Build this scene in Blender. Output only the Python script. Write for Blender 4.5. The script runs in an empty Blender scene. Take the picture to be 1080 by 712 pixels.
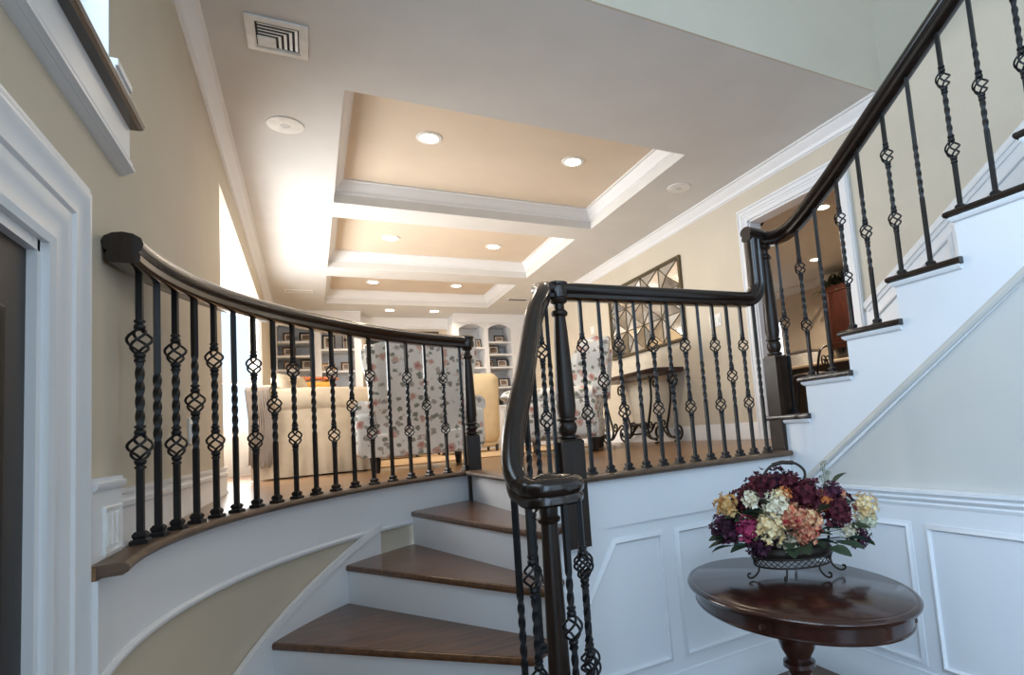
import bpy, bmesh, math, random
from mathutils import Vector, Matrix
PI = math.pi
rnd = random.Random(7)
SC = bpy.context.scene
COL = SC.collection

# ------------------------------------------------------------------ dimensions
XL, XR = -0.46, 3.42          # side walls of the raised living room
ZC = 2.28                     # living room ceiling
YF = 2.28                     # plane where the living room opens to the foyer
YB = 10.0                     # back wall
ZF = -1.134                   # foyer floor
CX, CY, RW = 1.63, 1.89, 2.06  # centre and radius of the curved stair wall
RISE = 0.189

# ------------------------------------------------------------------ materials
def new_mat(name):
    m = bpy.data.materials.new(name); m.use_nodes = True
    nt = m.node_tree
    return m, nt, nt.nodes['Principled BSDF']

def sock(b, names, v):
    for n in names:
        if n in b.inputs:
            b.inputs[n].default_value = v; return

def coords(nt, scale=(1, 1, 1), rot=(0, 0, 0)):
    tc = nt.nodes.new('ShaderNodeTexCoord'); mp = nt.nodes.new('ShaderNodeMapping')
    mp.inputs['Scale'].default_value = scale; mp.inputs['Rotation'].default_value = rot
    nt.links.new(tc.outputs['Object'], mp.inputs['Vector'])
    return mp.outputs['Vector']

def ramp(nt, fac, stops):
    r = nt.nodes.new('ShaderNodeValToRGB')
    el = r.color_ramp.elements
    while len(el) < len(stops): el.new(0.5)
    for e, (p, c) in zip(el, stops):
        e.position = p; e.color = (*c, 1)
    nt.links.new(fac, r.inputs['Fac'])
    return r.outputs['Color']

def noise(nt, vec, scale, detail=3, rough=.5):
    n = nt.nodes.new('ShaderNodeTexNoise')
    n.inputs['Scale'].default_value = scale; n.inputs['Detail'].default_value = detail
    n.inputs['Roughness'].default_value = rough
    nt.links.new(vec, n.inputs['Vector'])
    return n.outputs['Fac']

def bump(nt, b, h, strength, dist=.002):
    bn = nt.nodes.new('ShaderNodeBump'); bn.inputs['Strength'].default_value = strength
    bn.inputs['Distance'].default_value = dist
    nt.links.new(h, bn.inputs['Height']); nt.links.new(bn.outputs['Normal'], b.inputs['Normal'])

def mix(nt, fac, a, b):
    m = nt.nodes.new('ShaderNodeMix'); m.data_type = 'RGBA'
    if isinstance(fac, float): m.inputs[0].default_value = fac
    else: nt.links.new(fac, m.inputs[0])
    for i, v in ((6, a), (7, b)):
        if isinstance(v, tuple): m.inputs[i].default_value = (*v, 1)
        else: nt.links.new(v, m.inputs[i])
    return m.outputs[2]

def paint(name, c, rough=.6, var=.03, spec=.3):
    m, nt, b = new_mat(name)
    f = noise(nt, coords(nt), 3.0)
    lo = tuple(max(0, x * (1 - var)) for x in c); hi = tuple(min(1, x * (1 + var)) for x in c)
    nt.links.new(ramp(nt, f, [(.3, lo), (.7, hi)]), b.inputs['Base Color'])
    b.inputs['Roughness'].default_value = rough
    sock(b, ['Specular IOR Level', 'Specular'], spec)
    f2 = noise(nt, coords(nt), 220.0, 2)
    bump(nt, b, f2, .05, .001)
    return m

def wood(name, dark, light, rough=.3, scale=(3, 30, 30), contrast=(.3, .7), spec=.5, coat=0.0):
    m, nt, b = new_mat(name)
    v = coords(nt, scale)
    f = noise(nt, v, 2.2, 6, .62)
    nt.links.new(ramp(nt, f, [(contrast[0], dark), (contrast[1], light)]), b.inputs['Base Color'])
    b.inputs['Roughness'].default_value = rough
    sock(b, ['Specular IOR Level', 'Specular'], spec)
    sock(b, ['Coat Weight'], coat); sock(b, ['Coat Roughness'], .12)
    bump(nt, b, f, .08, .001)
    return m

def plain(name, c, rough=.5, metal=0.0, spec=.5):
    m, nt, b = new_mat(name)
    f = noise(nt, coords(nt), 14.0)
    lo = tuple(x * .93 for x in c); hi = tuple(min(1, x * 1.07) for x in c)
    nt.links.new(ramp(nt, f, [(.35, lo), (.65, hi)]), b.inputs['Base Color'])
    b.inputs['Roughness'].default_value = rough; b.inputs['Metallic'].default_value = metal
    sock(b, ['Specular IOR Level', 'Specular'], spec)
    return m

def fabric(name, c, scale=420.0, wr=6.0):
    m, nt, b = new_mat(name)
    f = noise(nt, coords(nt), wr, 4)
    lo = tuple(x * .88 for x in c); hi = tuple(min(1, x * 1.06) for x in c)
    nt.links.new(ramp(nt, f, [(.3, lo), (.7, hi)]), b.inputs['Base Color'])
    b.inputs['Roughness'].default_value = .9
    sock(b, ['Specular IOR Level', 'Specular'], .1)
    bump(nt, b, f, .5, .02)
    return m

def floral(name):
    m, nt, b = new_mat(name)
    v = coords(nt)
    def vor(scale, off):
        mp = nt.nodes.new('ShaderNodeMapping'); mp.inputs['Location'].default_value = off
        nt.links.new(v, mp.inputs['Vector'])
        w = nt.nodes.new('ShaderNodeTexVoronoi'); w.inputs['Scale'].default_value = scale
        nt.links.new(mp.outputs['Vector'], w.inputs['Vector'])
        nz = noise(nt, mp.outputs['Vector'], scale * 3.2, 2)
        ma = nt.nodes.new('ShaderNodeMath'); ma.operation = 'MULTIPLY_ADD'
        nt.links.new(nz, ma.inputs[0]); ma.inputs[1].default_value = .55
        nt.links.new(w.outputs['Distance'], ma.inputs[2])
        return ma.outputs[0], w.outputs['Color']
    d1, c1 = vor(8.5, (0, 0, 0)); d2, c2 = vor(15.0, (3.3, 1.2, .7)); d3, c3 = vor(12.0, (8.1, 4.2, 2.7))
    base = (.80, .785, .74)
    leaf = mix(nt, ramp(nt, d2, [(.52, (1, 1, 1)), (.62, (0, 0, 0))]), base, (.26, .27, .22))
    g = mix(nt, ramp(nt, d3, [(.44, (1, 1, 1)), (.58, (0, 0, 0))]), leaf, (.40, .36, .32))
    petal = ramp(nt, d1, [(.25, (.36, .13, .11)), (.42, (.58, .34, .29)), (.55, (.64, .50, .43))])
    col = mix(nt, ramp(nt, d1, [(.50, (1, 1, 1)), (.60, (0, 0, 0))]), g, petal)
    nt.links.new(col, b.inputs['Base Color'])
    b.inputs['Roughness'].default_value = .9
    sock(b, ['Specular IOR Level', 'Specular'], .1)
    return m

def petal(name, lo, hi):
    m, nt, b = new_mat(name)
    f = noise(nt, coords(nt), 45.0, 2)
    nt.links.new(ramp(nt, f, [(.35, lo), (.62, hi)]), b.inputs['Base Color'])
    b.inputs['Roughness'].default_value = .7
    sock(b, ['Specular IOR Level', 'Specular'], .2)
    return m

def planks(name):
    m, nt, b = new_mat(name)
    v = coords(nt)
    br = nt.nodes.new('ShaderNodeTexBrick')
    br.inputs['Scale'].default_value = 1.0
    br.inputs['Brick Width'].default_value = 1.1; br.inputs['Row Height'].default_value = .083
    br.inputs['Mortar Size'].default_value = .0015; br.inputs['Mortar Smooth'].default_value = .3
    br.offset = .37
    br.inputs['Color1'].default_value = (.30, .165, .075, 1); br.inputs['Color2'].default_value = (.20, .105, .047, 1)
    br.inputs['Mortar'].default_value = (.05, .025, .012, 1)
    nt.links.new(v, br.inputs['Vector'])
    g = noise(nt, coords(nt, (2.5, 34, 34)), 2.4, 6, .6)
    gc = ramp(nt, g, [(.3, (.62, .6, .58)), (.7, (1.15, 1.12, 1.08))])
    mm = nt.nodes.new('ShaderNodeMix'); mm.data_type = 'RGBA'; mm.blend_type = 'MULTIPLY'
    mm.inputs[0].default_value = 1.0
    nt.links.new(br.outputs['Color'], mm.inputs[6]); nt.links.new(gc, mm.inputs[7])
    nt.links.new(mm.outputs[2], b.inputs['Base Color'])
    b.inputs['Roughness'].default_value = .28
    return m

def emit(name, c, s):
    m = bpy.data.materials.new(name); m.use_nodes = True
    nt = m.node_tree; nt.nodes.clear()
    e = nt.nodes.new('ShaderNodeEmission'); e.inputs[0].default_value = (*c, 1); e.inputs[1].default_value = s
    o = nt.nodes.new('ShaderNodeOutputMaterial'); nt.links.new(e.outputs[0], o.inputs[0])
    return m

def thin_glass(name):
    m = bpy.data.materials.new(name); m.use_nodes = True
    nt = m.node_tree; nt.nodes.clear()
    t = nt.nodes.new('ShaderNodeBsdfTransparent'); g = nt.nodes.new('ShaderNodeBsdfGlossy')
    g.inputs['Roughness'].default_value = .03
    x = nt.nodes.new('ShaderNodeMixShader'); x.inputs[0].default_value = .07
    o = nt.nodes.new('ShaderNodeOutputMaterial')
    nt.links.new(t.outputs[0], x.inputs[1]); nt.links.new(g.outputs[0], x.inputs[2])
    nt.links.new(x.outputs[0], o.inputs[0])
    return m

M = dict(
    beige=paint('beige_wall_paint', (.57, .50, .39)), beige2=paint('warm_beige_wall_paint', (.62, .56, .46)),
    grey=paint('daylight_greyed_wall_paint', (.60, .585, .55)),  # beige paint with the grey of blue daylight put into its colour
    white=paint('white_trim_paint', (.80, .81, .83), .35, .015, .45),
    ceil=paint('ceiling_paint', (.70, .695, .68), .8),
    tan=paint('tan_tray_paint', (.70, .60, .485), .8),
    rail=wood('dark_rail_wood', (.006, .0035, .0025), (.022, .011, .007), .22, (8, 8, 8), (.25, .75), .5, .35),
    newel=wood('dark_newel_wood', (.007, .004, .0025), (.034, .017, .010), .38, (30, 30, 4), (.25, .75), .35, .1),
    tread=wood('walnut_tread_wood', (.05, .019, .008), (.20, .085, .032), .30, (2.5, 22, 22), (.3, .72), .5, .25),
    nosing=wood('brown_nosing_wood', (.06, .033, .018), (.16, .095, .055), .4, (5, 5, 20)),
    iron=plain('black_wrought_iron', (.006, .0062, .0075), .42, .0, .42),
    bronze=plain('bronze_wire', (.035, .026, .02), .45, .5),
    floor=planks('oak_plank_floor'),
    tile=wood('foyer_floor_wood', (.07, .04, .022), (.16, .09, .05), .35, (3, 30, 30)),
    door=wood('dark_door_wood', (.005, .0035, .003), (.016, .010, .007), .45, (20, 20, 3)),
    table=wood('mahogany_table_wood', (.016, .005, .004), (.060, .018, .011), .2, (5, 3, 5), (.3, .75), .5, .4),
    cherry=wood('cherry_cabinet_wood', (.018, .005, .0035), (.045, .012, .007), .35, (12, 12, 3)),
    espresso=wood('espresso_cabinet_wood', (.010, .007, .006), (.03, .02, .016), .4, (12, 12, 3)),
    floral=floral('floral_upholstery'),
    cream=fabric('cream_slipcover', (.49, .395, .285)),
    butter=fabric('butter_yellow_upholstery', (.66, .53, .34)),
    gold=fabric('gold_pillow', (.62, .33, .07)),
    rust=fabric('rust_fringe', (.42, .13, .05)),
    throw=fabric('taupe_throw', (.24, .19, .15)),
    rug=fabric('tan_rug', (.50, .36, .22), wr=9.0),
    black=plain('black_gloss', (.006, .006, .007), .15),
    frame=plain('dark_picture_frame', (.016, .010, .008), .35),
    framewood=plain('brown_picture_frame', (.14, .06, .025), .4),
    framegold=plain('gold_picture_frame', (.45, .25, .07), .4),
    mat=plain('photo_mat', (.62, .58, .52), .6),
    photo=plain('photo_print', (.22, .15, .11), .4),
    red=plain('oxblood_box', (.12, .02, .015), .4),
    plastic=plain('white_plastic', (.82, .82, .80), .4),
    grille=plain('white_grille', (.66, .655, .64), .6),
    slot=plain('dark_slot', (.03, .03, .03), .8),
    mirror=plain('antique_mirror', (.86, .84, .80), .10, .97),
    came=plain('bronze_mirror_strip', (.12, .095, .055), .4, .6),
    steel=plain('brushed_steel', (.5, .5, .5), .3, .9),
    stone=plain('cream_countertop', (.70, .60, .45), .3),
    leaf=plain('dark_green_leaf', (.035, .055, .028), .55),
    leafteal=plain('teal_green_leaf', (.03, .075, .055), .55),
    greygreen=plain('dried_green_leaf', (.20, .22, .13), .7),
    burg=petal('burgundy_petal', (.03, .005, .010), (.12, .02, .03)),
    plum=petal('plum_petal', (.02, .006, .014), (.085, .025, .05)),
    redp=petal('coral_red_petal', (.36, .03, .035), (.72, .36, .20)),
    peach=petal('peach_petal', (.62, .14, .08), (.76, .52, .28)),
    creamp=petal('cream_petal', (.66, .42, .17), (.80, .68, .42)),
    whitep=petal('ivory_petal', (.62, .52, .33), (.80, .75, .60)),
    goldp=petal('gold_petal', (.46, .20, .05), (.68, .46, .2)),
    magenta=plain('magenta_petal', (.36, .03, .10), .65),
    pale=plain('pale_green_petal', (.55, .56, .40), .65),
    orange=plain('orange_petal', (.70, .22, .06), .65),
    glass=thin_glass('window_glass'),
    bulb=emit('lamp_lens', (1.0, .86, .62), 14.0),
)

# ------------------------------------------------------------------ mesh helpers
class MB:
    def __init__(s): s.v = []; s.f = []
    def add(s, verts, faces):
        o = len(s.v); s.v += [Vector(p) for p in verts]; s.f += [tuple(i + o for i in f) for f in faces]
        return s
    def box(s, x0, x1, y0, y1, z0, z1):
        return s.add([(x, y, z) for z in (z0, z1) for x, y in ((x0, y0), (x1, y0), (x1, y1), (x0, y1))],
                     [(3, 2, 1, 0), (4, 5, 6, 7), (0, 1, 5, 4), (1, 2, 6, 5), (2, 3, 7, 6), (3, 0, 4, 7)])
    def prism(s, poly, z0, z1):
        """vertical prism over a plan polygon (counter-clockwise)"""
        n = len(poly)
        a = sum(poly[i][0] * poly[(i + 1) % n][1] - poly[(i + 1) % n][0] * poly[i][1] for i in range(n))
        if a < 0: poly = poly[::-1]
        z0f = z0 if callable(z0) else (lambda p: z0)
        z1f = z1 if callable(z1) else (lambda p: z1)
        vs = [(p[0], p[1], z0f(p)) for p in poly] + [(p[0], p[1], z1f(p)) for p in poly]
        fs = [tuple(range(n - 1, -1, -1)), tuple(range(n, 2 * n))]
        fs += [(i, (i + 1) % n, n + (i + 1) % n, n + i) for i in range(n)]
        return s.add(vs, fs)
    def slab(s, poly3, off):
        """planar polygon thickened by the vector off"""
        n = len(poly3); off = Vector(off)
        vs = [Vector(p) for p in poly3] + [Vector(p) + off for p in poly3]
        fs = [tuple(range(n)), tuple(range(2 * n - 1, n - 1, -1))]
        fs += [((i + 1) % n, i, n + i, n + (i + 1) % n) for i in range(n)]
        return s.add(vs, fs)
    def lathe(s, prof, c=(0, 0, 0), seg=24, sx=1.0, sy=1.0):
        """prof: list of (radius, z)"""
        n = len(prof); vs = []; fs = []
        for r, z in prof:
            for k in range(seg):
                a = 2 * PI * k / seg
                vs.append((c[0] + r * sx * math.cos(a), c[1] + r * sy * math.sin(a), c[2] + z))
        for i in range(n - 1):
            for k in range(seg):
                k2 = (k + 1) % seg
                fs.append((i * seg + k, i * seg + k2, (i + 1) * seg + k2, (i + 1) * seg + k))
        fs.append(tuple(range(seg - 1, -1, -1))); fs.append(tuple((n - 1) * seg + k for k in range(seg)))
        return s.add(vs, fs)
    def tube(s, pts, r, seg=8, closed=False):
        pts = [Vector(p) for p in pts]; n = len(pts)
        rad = r if isinstance(r, (list, tuple)) else [r] * n
        prev = None; vs = []; fs = []
        for i, p in enumerate(pts):
            a = pts[(i - 1) % n] if (i > 0 or closed) else p
            b = pts[(i + 1) % n] if (i < n - 1 or closed) else p
            t = (b - a).normalized()
            if prev is None:
                u = t.orthogonal().normalized()
            else:
                u = (prev - t * prev.dot(t))
                u = u.normalized() if u.length > 1e-6 else t.orthogonal().normalized()
            prev = u; w = t.cross(u)
            for k in range(seg):
                q = 2 * PI * k / seg
                vs.append(p + (u * math.cos(q) + w * math.sin(q)) * rad[i])
        m = n if closed else n - 1
        for i in range(m):
            j = (i + 1) % n
            for k in range(seg):
                k2 = (k + 1) % seg
                fs.append((i * seg + k, i * seg + k2, j * seg + k2, j * seg + k))
        if not closed:
            fs.append(tuple(range(seg - 1, -1, -1))); fs.append(tuple((n - 1) * seg + k for k in range(seg)))
        return s.add(vs, fs)
    def sweep(s, path, prof, normal=None, closed=False, lat=None):
        """prof (u, v) swept with mitred corners. normal given: v along the normal, u along normal x tangent.
        no normal: u horizontal to the right of travel, v upward square to the tangent."""
        P = [Vector(p) for p in path]; n = len(P); m = len(prof); vs = []; fs = []
        lastL = Vector(lat) if lat else None
        for i in range(n):
            tin = (P[i] - P[i - 1]).normalized() if (i > 0 or closed) else None
            tout = (P[(i + 1) % n] - P[i]).normalized() if (i < n - 1 or closed) else None
            if tin is None: tin = tout
            if tout is None: tout = tin
            t = (tin + tout).normalized()
            if normal is not None:
                N = Vector(normal)
                l1 = N.cross(tin).normalized(); l2 = N.cross(tout).normalized()
                L = (l1 + l2).normalized(); L = L / max(.3, L.dot(l1)); V = N
            else:
                L = t.cross(Vector((0, 0, 1)))
                if lat: L = Vector(lat)
                elif L.length < .05: L = lastL
                L = L.normalized(); lastL = L
                V = L.cross(t).normalized()
                k = max(.5, t.dot(tin)); V = V / k
            for u, v in prof: vs.append(P[i] + L * u + V * v)
        for i in range(n if closed else n - 1):
            j = (i + 1) % n
            for k in range(m):
                k2 = (k + 1) % m
                fs.append((i * m + k, i * m + k2, j * m + k2, j * m + k))
        if not closed:
            fs.append(tuple(range(m - 1, -1, -1))); fs.append(tuple((n - 1) * m + k for k in range(m)))
        return s.add(vs, fs)
    def soft(s, x0, x1, y0, y1, z0, z1, r=.04, seg=3, M4=None, puff=0.0):
        """box with rounded edges, optionally puffed faces"""
        bm = bmesh.new(); bmesh.ops.create_cube(bm, size=1.0)
        d = Vector((x1 - x0, y1 - y0, z1 - z0)); c = Vector(((x0 + x1) / 2, (y0 + y1) / 2, (z0 + z1) / 2))
        for v in bm.verts: v.co = Vector((v.co.x * d.x, v.co.y * d.y, v.co.z * d.z))
        r = min(r, .49 * min(d))
        bmesh.ops.bevel(bm, geom=bm.edges[:] + bm.verts[:], offset=r, segments=seg, profile=.5, affect='EDGES')
        if puff:
            big = [f for f in bm.faces if f.calc_area() > .3 * max(d.x * d.y, d.y * d.z, d.x * d.z)]
            bmesh.ops.subdivide_edges(bm, edges=list({e for f in big for e in f.edges}), cuts=5, use_grid_fill=True)
            for v in bm.verts:
                q = [abs(2 * v.co[k] / d[k]) for k in range(3)]
                for k in range(3):
                    if q[k] > .97:
                        o = [q[j] for j in range(3) if j != k]
                        v.co[k] += math.copysign(puff * max(0, 1 - o[0] ** 2) * max(0, 1 - o[1] ** 2), v.co[k])
        for v in bm.verts:
            v.co += c
            if M4 is not None: v.co = M4 @ v.co
        bm.verts.ensure_lookup_table(); bm.verts.index_update()
        s.add([v.co.copy() for v in bm.verts], [tuple(v.index for v in f.verts) for f in bm.faces])
        bm.free(); return s
    def pillow(s, w, h, t, M4):
        n = 12; vs = []; fs = []
        for side in (1, -1):
            for i in range(n + 1):
                for j in range(n + 1):
                    a = 2 * i / n - 1; b = 2 * j / n - 1
                    k = (max(0, 1 - a ** 4) * max(0, 1 - b ** 4)) ** .5
                    pinch = 1 - .10 * (1 - a * a) * abs(b) ** 3; pinch2 = 1 - .10 * (1 - b * b) * abs(a) ** 3
                    vs.append(M4 @ Vector((a * w / 2 * pinch2, side * t / 2 * k, b * h / 2 * pinch)))
        m = (n + 1) ** 2
        for i in range(n):
            for j in range(n):
                a = i * (n + 1) + j
                q = (a, a + n + 1, a + n + 2, a + 1)
                fs.append(q); fs.append(tuple(m + x for x in q[::-1]))
        return s.add(vs, fs)

def link_mesh(name, me, parent=None, loc=None):
    o = bpy.data.objects.new(name, me); COL.objects.link(o)
    if parent is not None: o.parent = parent
    if loc is not None: o.location = loc
    return o

def mesh_of(name, mb, mat, smooth=40, weld=True):
    me = bpy.data.meshes.new(name)
    me.from_pydata([tuple(v) for v in mb.v], [], mb.f)
    bm = bmesh.new(); bm.from_mesh(me)
    if weld: bmesh.ops.remove_doubles(bm, verts=bm.verts[:], dist=1e-5)
    bmesh.ops.recalc_face_normals(bm, faces=bm.faces[:])
    big = [f for f in bm.faces if len(f.verts) > 4]
    if big: bmesh.ops.triangulate(bm, faces=big)
    bm.to_mesh(me); bm.free()
    me.materials.append(mat)
    if smooth:
        me.polygons.foreach_set('use_smooth', [True] * len(me.polygons))
        me.set_sharp_from_angle(angle=math.radians(smooth))
    return me

def build(name, mb, mat, parent=None, world=True, smooth=40):
    """one mesh object; vertices given in world space are moved under the parent's origin"""
    if parent is not None and world:
        p = parent; off = Vector((0, 0, 0))
        while p is not None: off += p.location; p = p.parent
        for v in mb.v: v -= off
    return link_mesh(name, mesh_of(name, mb, mat, smooth), parent)

def tag(o, label=None, cat=None, group=None, kind=None):
    if label: o['label'] = label
    if cat: o['category'] = cat
    if group: o['group'] = group
    if kind: o['kind'] = kind
    return o

def thing(name, label, cat, loc=(0, 0, 0), rz=0.0, group=None):
    o = bpy.data.objects.new(name, None); COL.objects.link(o); o.empty_display_size = .1
    o.location = loc; o.rotation_euler = (0, 0, rz)
    return tag(o, label, cat, group)

def struct(name, mb, mat, label, cat, parent=None, smooth=40):
    o = build(name, mb, mat, parent, smooth=smooth)
    if parent is None: tag(o, label, cat, None, 'structure')
    return o

def structure(name, label, cat, loc=(0, 0, 0)):
    o = thing(name, label, cat, loc); o['kind'] = 'structure'; return o

def copy_tree(o, parent=None):
    c = o.copy(); COL.objects.link(c)
    if parent is not None: c.parent = parent
    for ch in list(o.children): copy_tree(ch, c)
    return c

def arc(r, a0, a1, n=24):
    return [(CX + r * math.cos(math.radians(a0 + (a1 - a0) * i / n)), CY + r * math.sin(math.radians(a0 + (a1 - a0) * i / n))) for i in range(n + 1)]

# moulding profiles (u out of the wall, v along the normal)
CROWN = [(0, 0), (.078, 0), (.078, .012), (.062, .018), (.052, .036), (.036, .056), (.024, .072), (.016, .086), (.016, .100), (.006, .104), (.006, .112), (0, .112)]
def flatprof(w, t):   # panel bead, centred on its path
    return [(-w / 2, 0), (-w / 2, t * .5), (-w * .25, t), (w * .05, t * .8), (w * .3, t * .35), (w / 2, t * .25), (w / 2, 0)]
CASING = [(0, 0), (0, .014), (.008, .020), (.014, .014), (.040, .014), (.046, .020), (.060, .020), (.064, .026), (.092, .026), (.098, .034), (.106, .034), (.112, .026), (.118, .026), (.118, 0)]

# ================================================================== THE SETTING
# living room floor (one slab, cut along the curved stair well)
curve_in = arc(RW, 185.7, 110.3, 40)
poly = [(XL, CY - .204)] + curve_in + [(.93, 2.385), (XR, 2.385), (XR, YB), (XL, YB)]
struct('floor', MB().prism(poly, -.03, 0), M['floor'], 'oak plank floor of the raised living room', 'floor')
struct('floor_foyer', MB().box(XL, XR, -3, 2.39, ZF - .05, ZF), M['tile'], 'lower foyer floor at the foot of the stairs', 'floor')
struct('floor_kitchen', MB().box(XR, 7.3, 1.5, 8.6, -.03, 0), M['floor'], 'kitchen floor beyond the doorway', 'floor')

# ceiling with three rectangular recesses
TR = [(.23, 2.64, 3.45, 5.17), (.23, 2.61, 5.51, 7.12), (.23, 2.59, 7.50, 8.95)]
mb = MB()
ys = [YF] + [v for t in TR for v in t[2:]] + [YB]
for i in range(0, len(ys), 2): mb.box(XL, XR, ys[i], ys[i + 1], ZC, ZC + .35)
for x0, x1, y0, y1 in TR:
    mb.box(XL, x0, y0, y1, ZC, ZC + .35); mb.box(x1, XR, y0, y1, ZC, ZC + .35)
struct('ceiling', mb, M['ceil'], 'cream living room ceiling with three recessed trays', 'ceiling', smooth=0)
mb = MB()
for x0, x1, y0, y1 in TR: mb.box(x0, x1, y0, y1, ZC + .19, ZC + .24)
struct('ceiling_tray', mb, M['tan'], 'tan painted tops of the three ceiling trays', 'ceiling', smooth=0)
for i, (x0, x1, y0, y1) in enumerate(TR):
    z = ZC + .19
    p = [(x0, y0, z), (x0, y1, z), (x1, y1, z), (x1, y0, z)]
    struct('trim_%d' % (i + 1), MB().sweep(p, CROWN, (0, 0, -1), True), M['white'],
           'white crown moulding around the ' + ('nearest', 'middle', 'farthest')[i] + ' ceiling tray', 'crown moulding')
# crown along the right and left walls of the living room
struct('trim_4', MB().sweep([(XR, YB - .5, ZC), (XR, YF, ZC)], CROWN, (0, 0, -1)), M['white'], 'white crown moulding along the right wall of the living room', 'crown moulding')
struct('trim_5', MB().sweep([(XL, YF + .02, ZC), (XL, YB - .5, ZC)], CROWN, (0, 0, -1)), M['white'], 'white crown moulding along the left wall above the bay window', 'crown moulding')

# walls
DY0, DY1, DZ = 2.72, 3.66, 1.90          # kitchen doorway in the right wall
mb = MB()
mb.box(XR, XR + .12, -3, DY0, ZF, 4.2); mb.box(XR, XR + .12, DY1, YB, -.03, 4.2); mb.box(XR, XR + .12, DY0, DY1, DZ, 4.2)
struct('wall_right', mb, M['beige2'], 'long beige right wall with the kitchen doorway', 'wall', smooth=0)
BY0, BY1, BZ0, BZ1 = 4.21, 7.72, .0, 1.95   # bay opening in the left wall
OY1, OZ0 = 1.96, 1.225                       # overlook opening above the ledge
LD0, LD1, LDZ = .45, 1.50, .665              # dark door in the left wall
mb = MB()
mb.box(XL - .12, XL, LD1, BY0, ZF, OZ0); mb.box(XL - .12, XL, OY1, BY0, OZ0, 4.2)
mb.box(XL - .12, XL, LD0, LD1, LDZ, OZ0); mb.box(XL - .12, XL, -.35, LD0, ZF, OZ0); mb.box(XL - .12, XL, -3, -.35, ZF, -.95); mb.box(XL - .12, XL, -3, -2.75, -.95, OZ0)
mb.box(XL - .12, XL, -.35, .2, OZ0, 4.2); mb.box(XL - .12, XL, -3, -.35, 2.9, 4.2); mb.box(XL - .12, XL, -3, -2.75, OZ0, 2.9); mb.box(XL - .12, XL, .2, OY1, 3.0, 4.2)
mb.box(XL - .12, XL, BY0, BY1, BZ1, 4.2); mb.box(XL - .12, XL, BY1, YB, -.03, 4.2)
struct('wall_left', mb, M['beige'], 'beige left wall running from the foyer to the bay window', 'wall', smooth=0)
struct('wall_back', MB().box(XL, XR, YB, YB + .12, -.03, ZC + .3), M['tan'], 'tan back wall of the living room between the bookcases', 'wall', smooth=0)
struct('wall_upper', MB().box(XL, XR, YF - .012, YF, ZC, 4.2), M['beige2'], 'upper foyer wall above the living room opening', 'wall', smooth=0)
struct('ceiling_foyer', MB().box(XL, XR, -3, YF, 4.2, 4.3), M['ceil'], 'high foyer ceiling', 'ceiling', smooth=0)
# front wall of the foyer, behind the viewer: wide glazed entrance and a tall window above
mb = MB()
mb.box(XL, -.1, -3.1, -3, ZF, 4.2); mb.box(3.1, XR, -3.1, -3, ZF, 4.2); mb.box(-.1, 3.1, -3.1, -3, ZF, -.9)
mb.box(-.1, 3.1, -3.1, -3, 1.15, 1.4); mb.box(-.1, 3.1, -3.1, -3, 4.0, 4.2)
struct('wall_front', mb, M['grey'], 'front foyer wall with the entrance glazing', 'wall', smooth=0)

# curved wall under the left balcony
a_end = 185.7
struct('wall_curved', MB().prism(arc(RW + .012, a_end, 110.3, 40) + arc(RW + .10, 110.3, a_end, 40), ZF, -.03), M['beige'],
       'curved beige wall under the left balcony beside the winding steps', 'wall')
mb = MB()
mb.prism(arc(RW - .004, a_end, 110.3, 40) + arc(RW + .03, 110.3, a_end, 40), -.245, -.028)
bead = [(-.010, -.012), (.002, -.014), (.012, -.006), (.014, .004), (.008, .013), (-.010, .013)]
pth = [(x, y, -.25) for x, y in arc(RW, 110.3, a_end, 48)]
mb.sweep(pth, [(-u, v) for u, v in bead])
struct('trim_6', mb, M['white'], 'white curved apron band below the left balcony edge', 'trim')
struct('baseboard_left', MB().sweep([(XL, BY0, 0), (XL, 1.95, 0)],
       [(0, 0), (.020, 0), (.020, .012), (.014, .02), (.014, .105), (.020, .110), (.020, .124), (.010, .130), (.010, .142), (.018, .146), (.018, .158), (0, .158)], (0, 0, 1)),
       M['white'], 'white stepped baseboard along the left wall', 'baseboard')
struct('baseboard_right', MB().sweep([(XR, 3.78, 0), (XR, YB - .5, 0)],
       [(0, 0), (.016, 0), (.016, .115), (.008, .13), (.008, .145), (0, .15)], (0, 0, 1)),
       M['white'], 'white baseboard along the right wall under the mirror', 'baseboard')
# plinth block and grille near the door casing
pl = structure('trim_7', 'tall white plinth block with a slotted grille beside the left door casing', 'trim', (XL, 1.85, 0))
build('plinth_block', MB().box(XL, XL + .026, 1.72, 1.95, 0, .165), M['white'], pl, smooth=0)
build('plinth_cap', MB().sweep([(XL, 1.95, .165), (XL, 1.72, .165)], [(0, 0), (.03, 0), (.036, .008), (.036, .018), (.028, .022), (.028, .03), (0, .03)], (0, 0, 1)), M['white'], pl)
rg = thing('wall_register', 'white slotted wall register on the plinth beside the left door casing', 'air vent', (XL + .026, 1.86, .07))
build('register_frame', MB().sweep([(XL + .026, 1.80, .018), (XL + .026, 1.925, .018), (XL + .026, 1.925, .118), (XL + .026, 1.80, .118)], flatprof(.014, .006), (1, 0, 0), True), M['plastic'], rg)
for k in range(3):
    y = 1.822 + .040 * k
    build('louvre', MB().slab([(XL + .026, y - .012, .03), (XL + .026, y + .012, .03), (XL + .026, y + .012, .106), (XL + .026, y - .012, .106)], (.006, 0, 0)), M['plastic'], rg, smooth=0)

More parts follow.
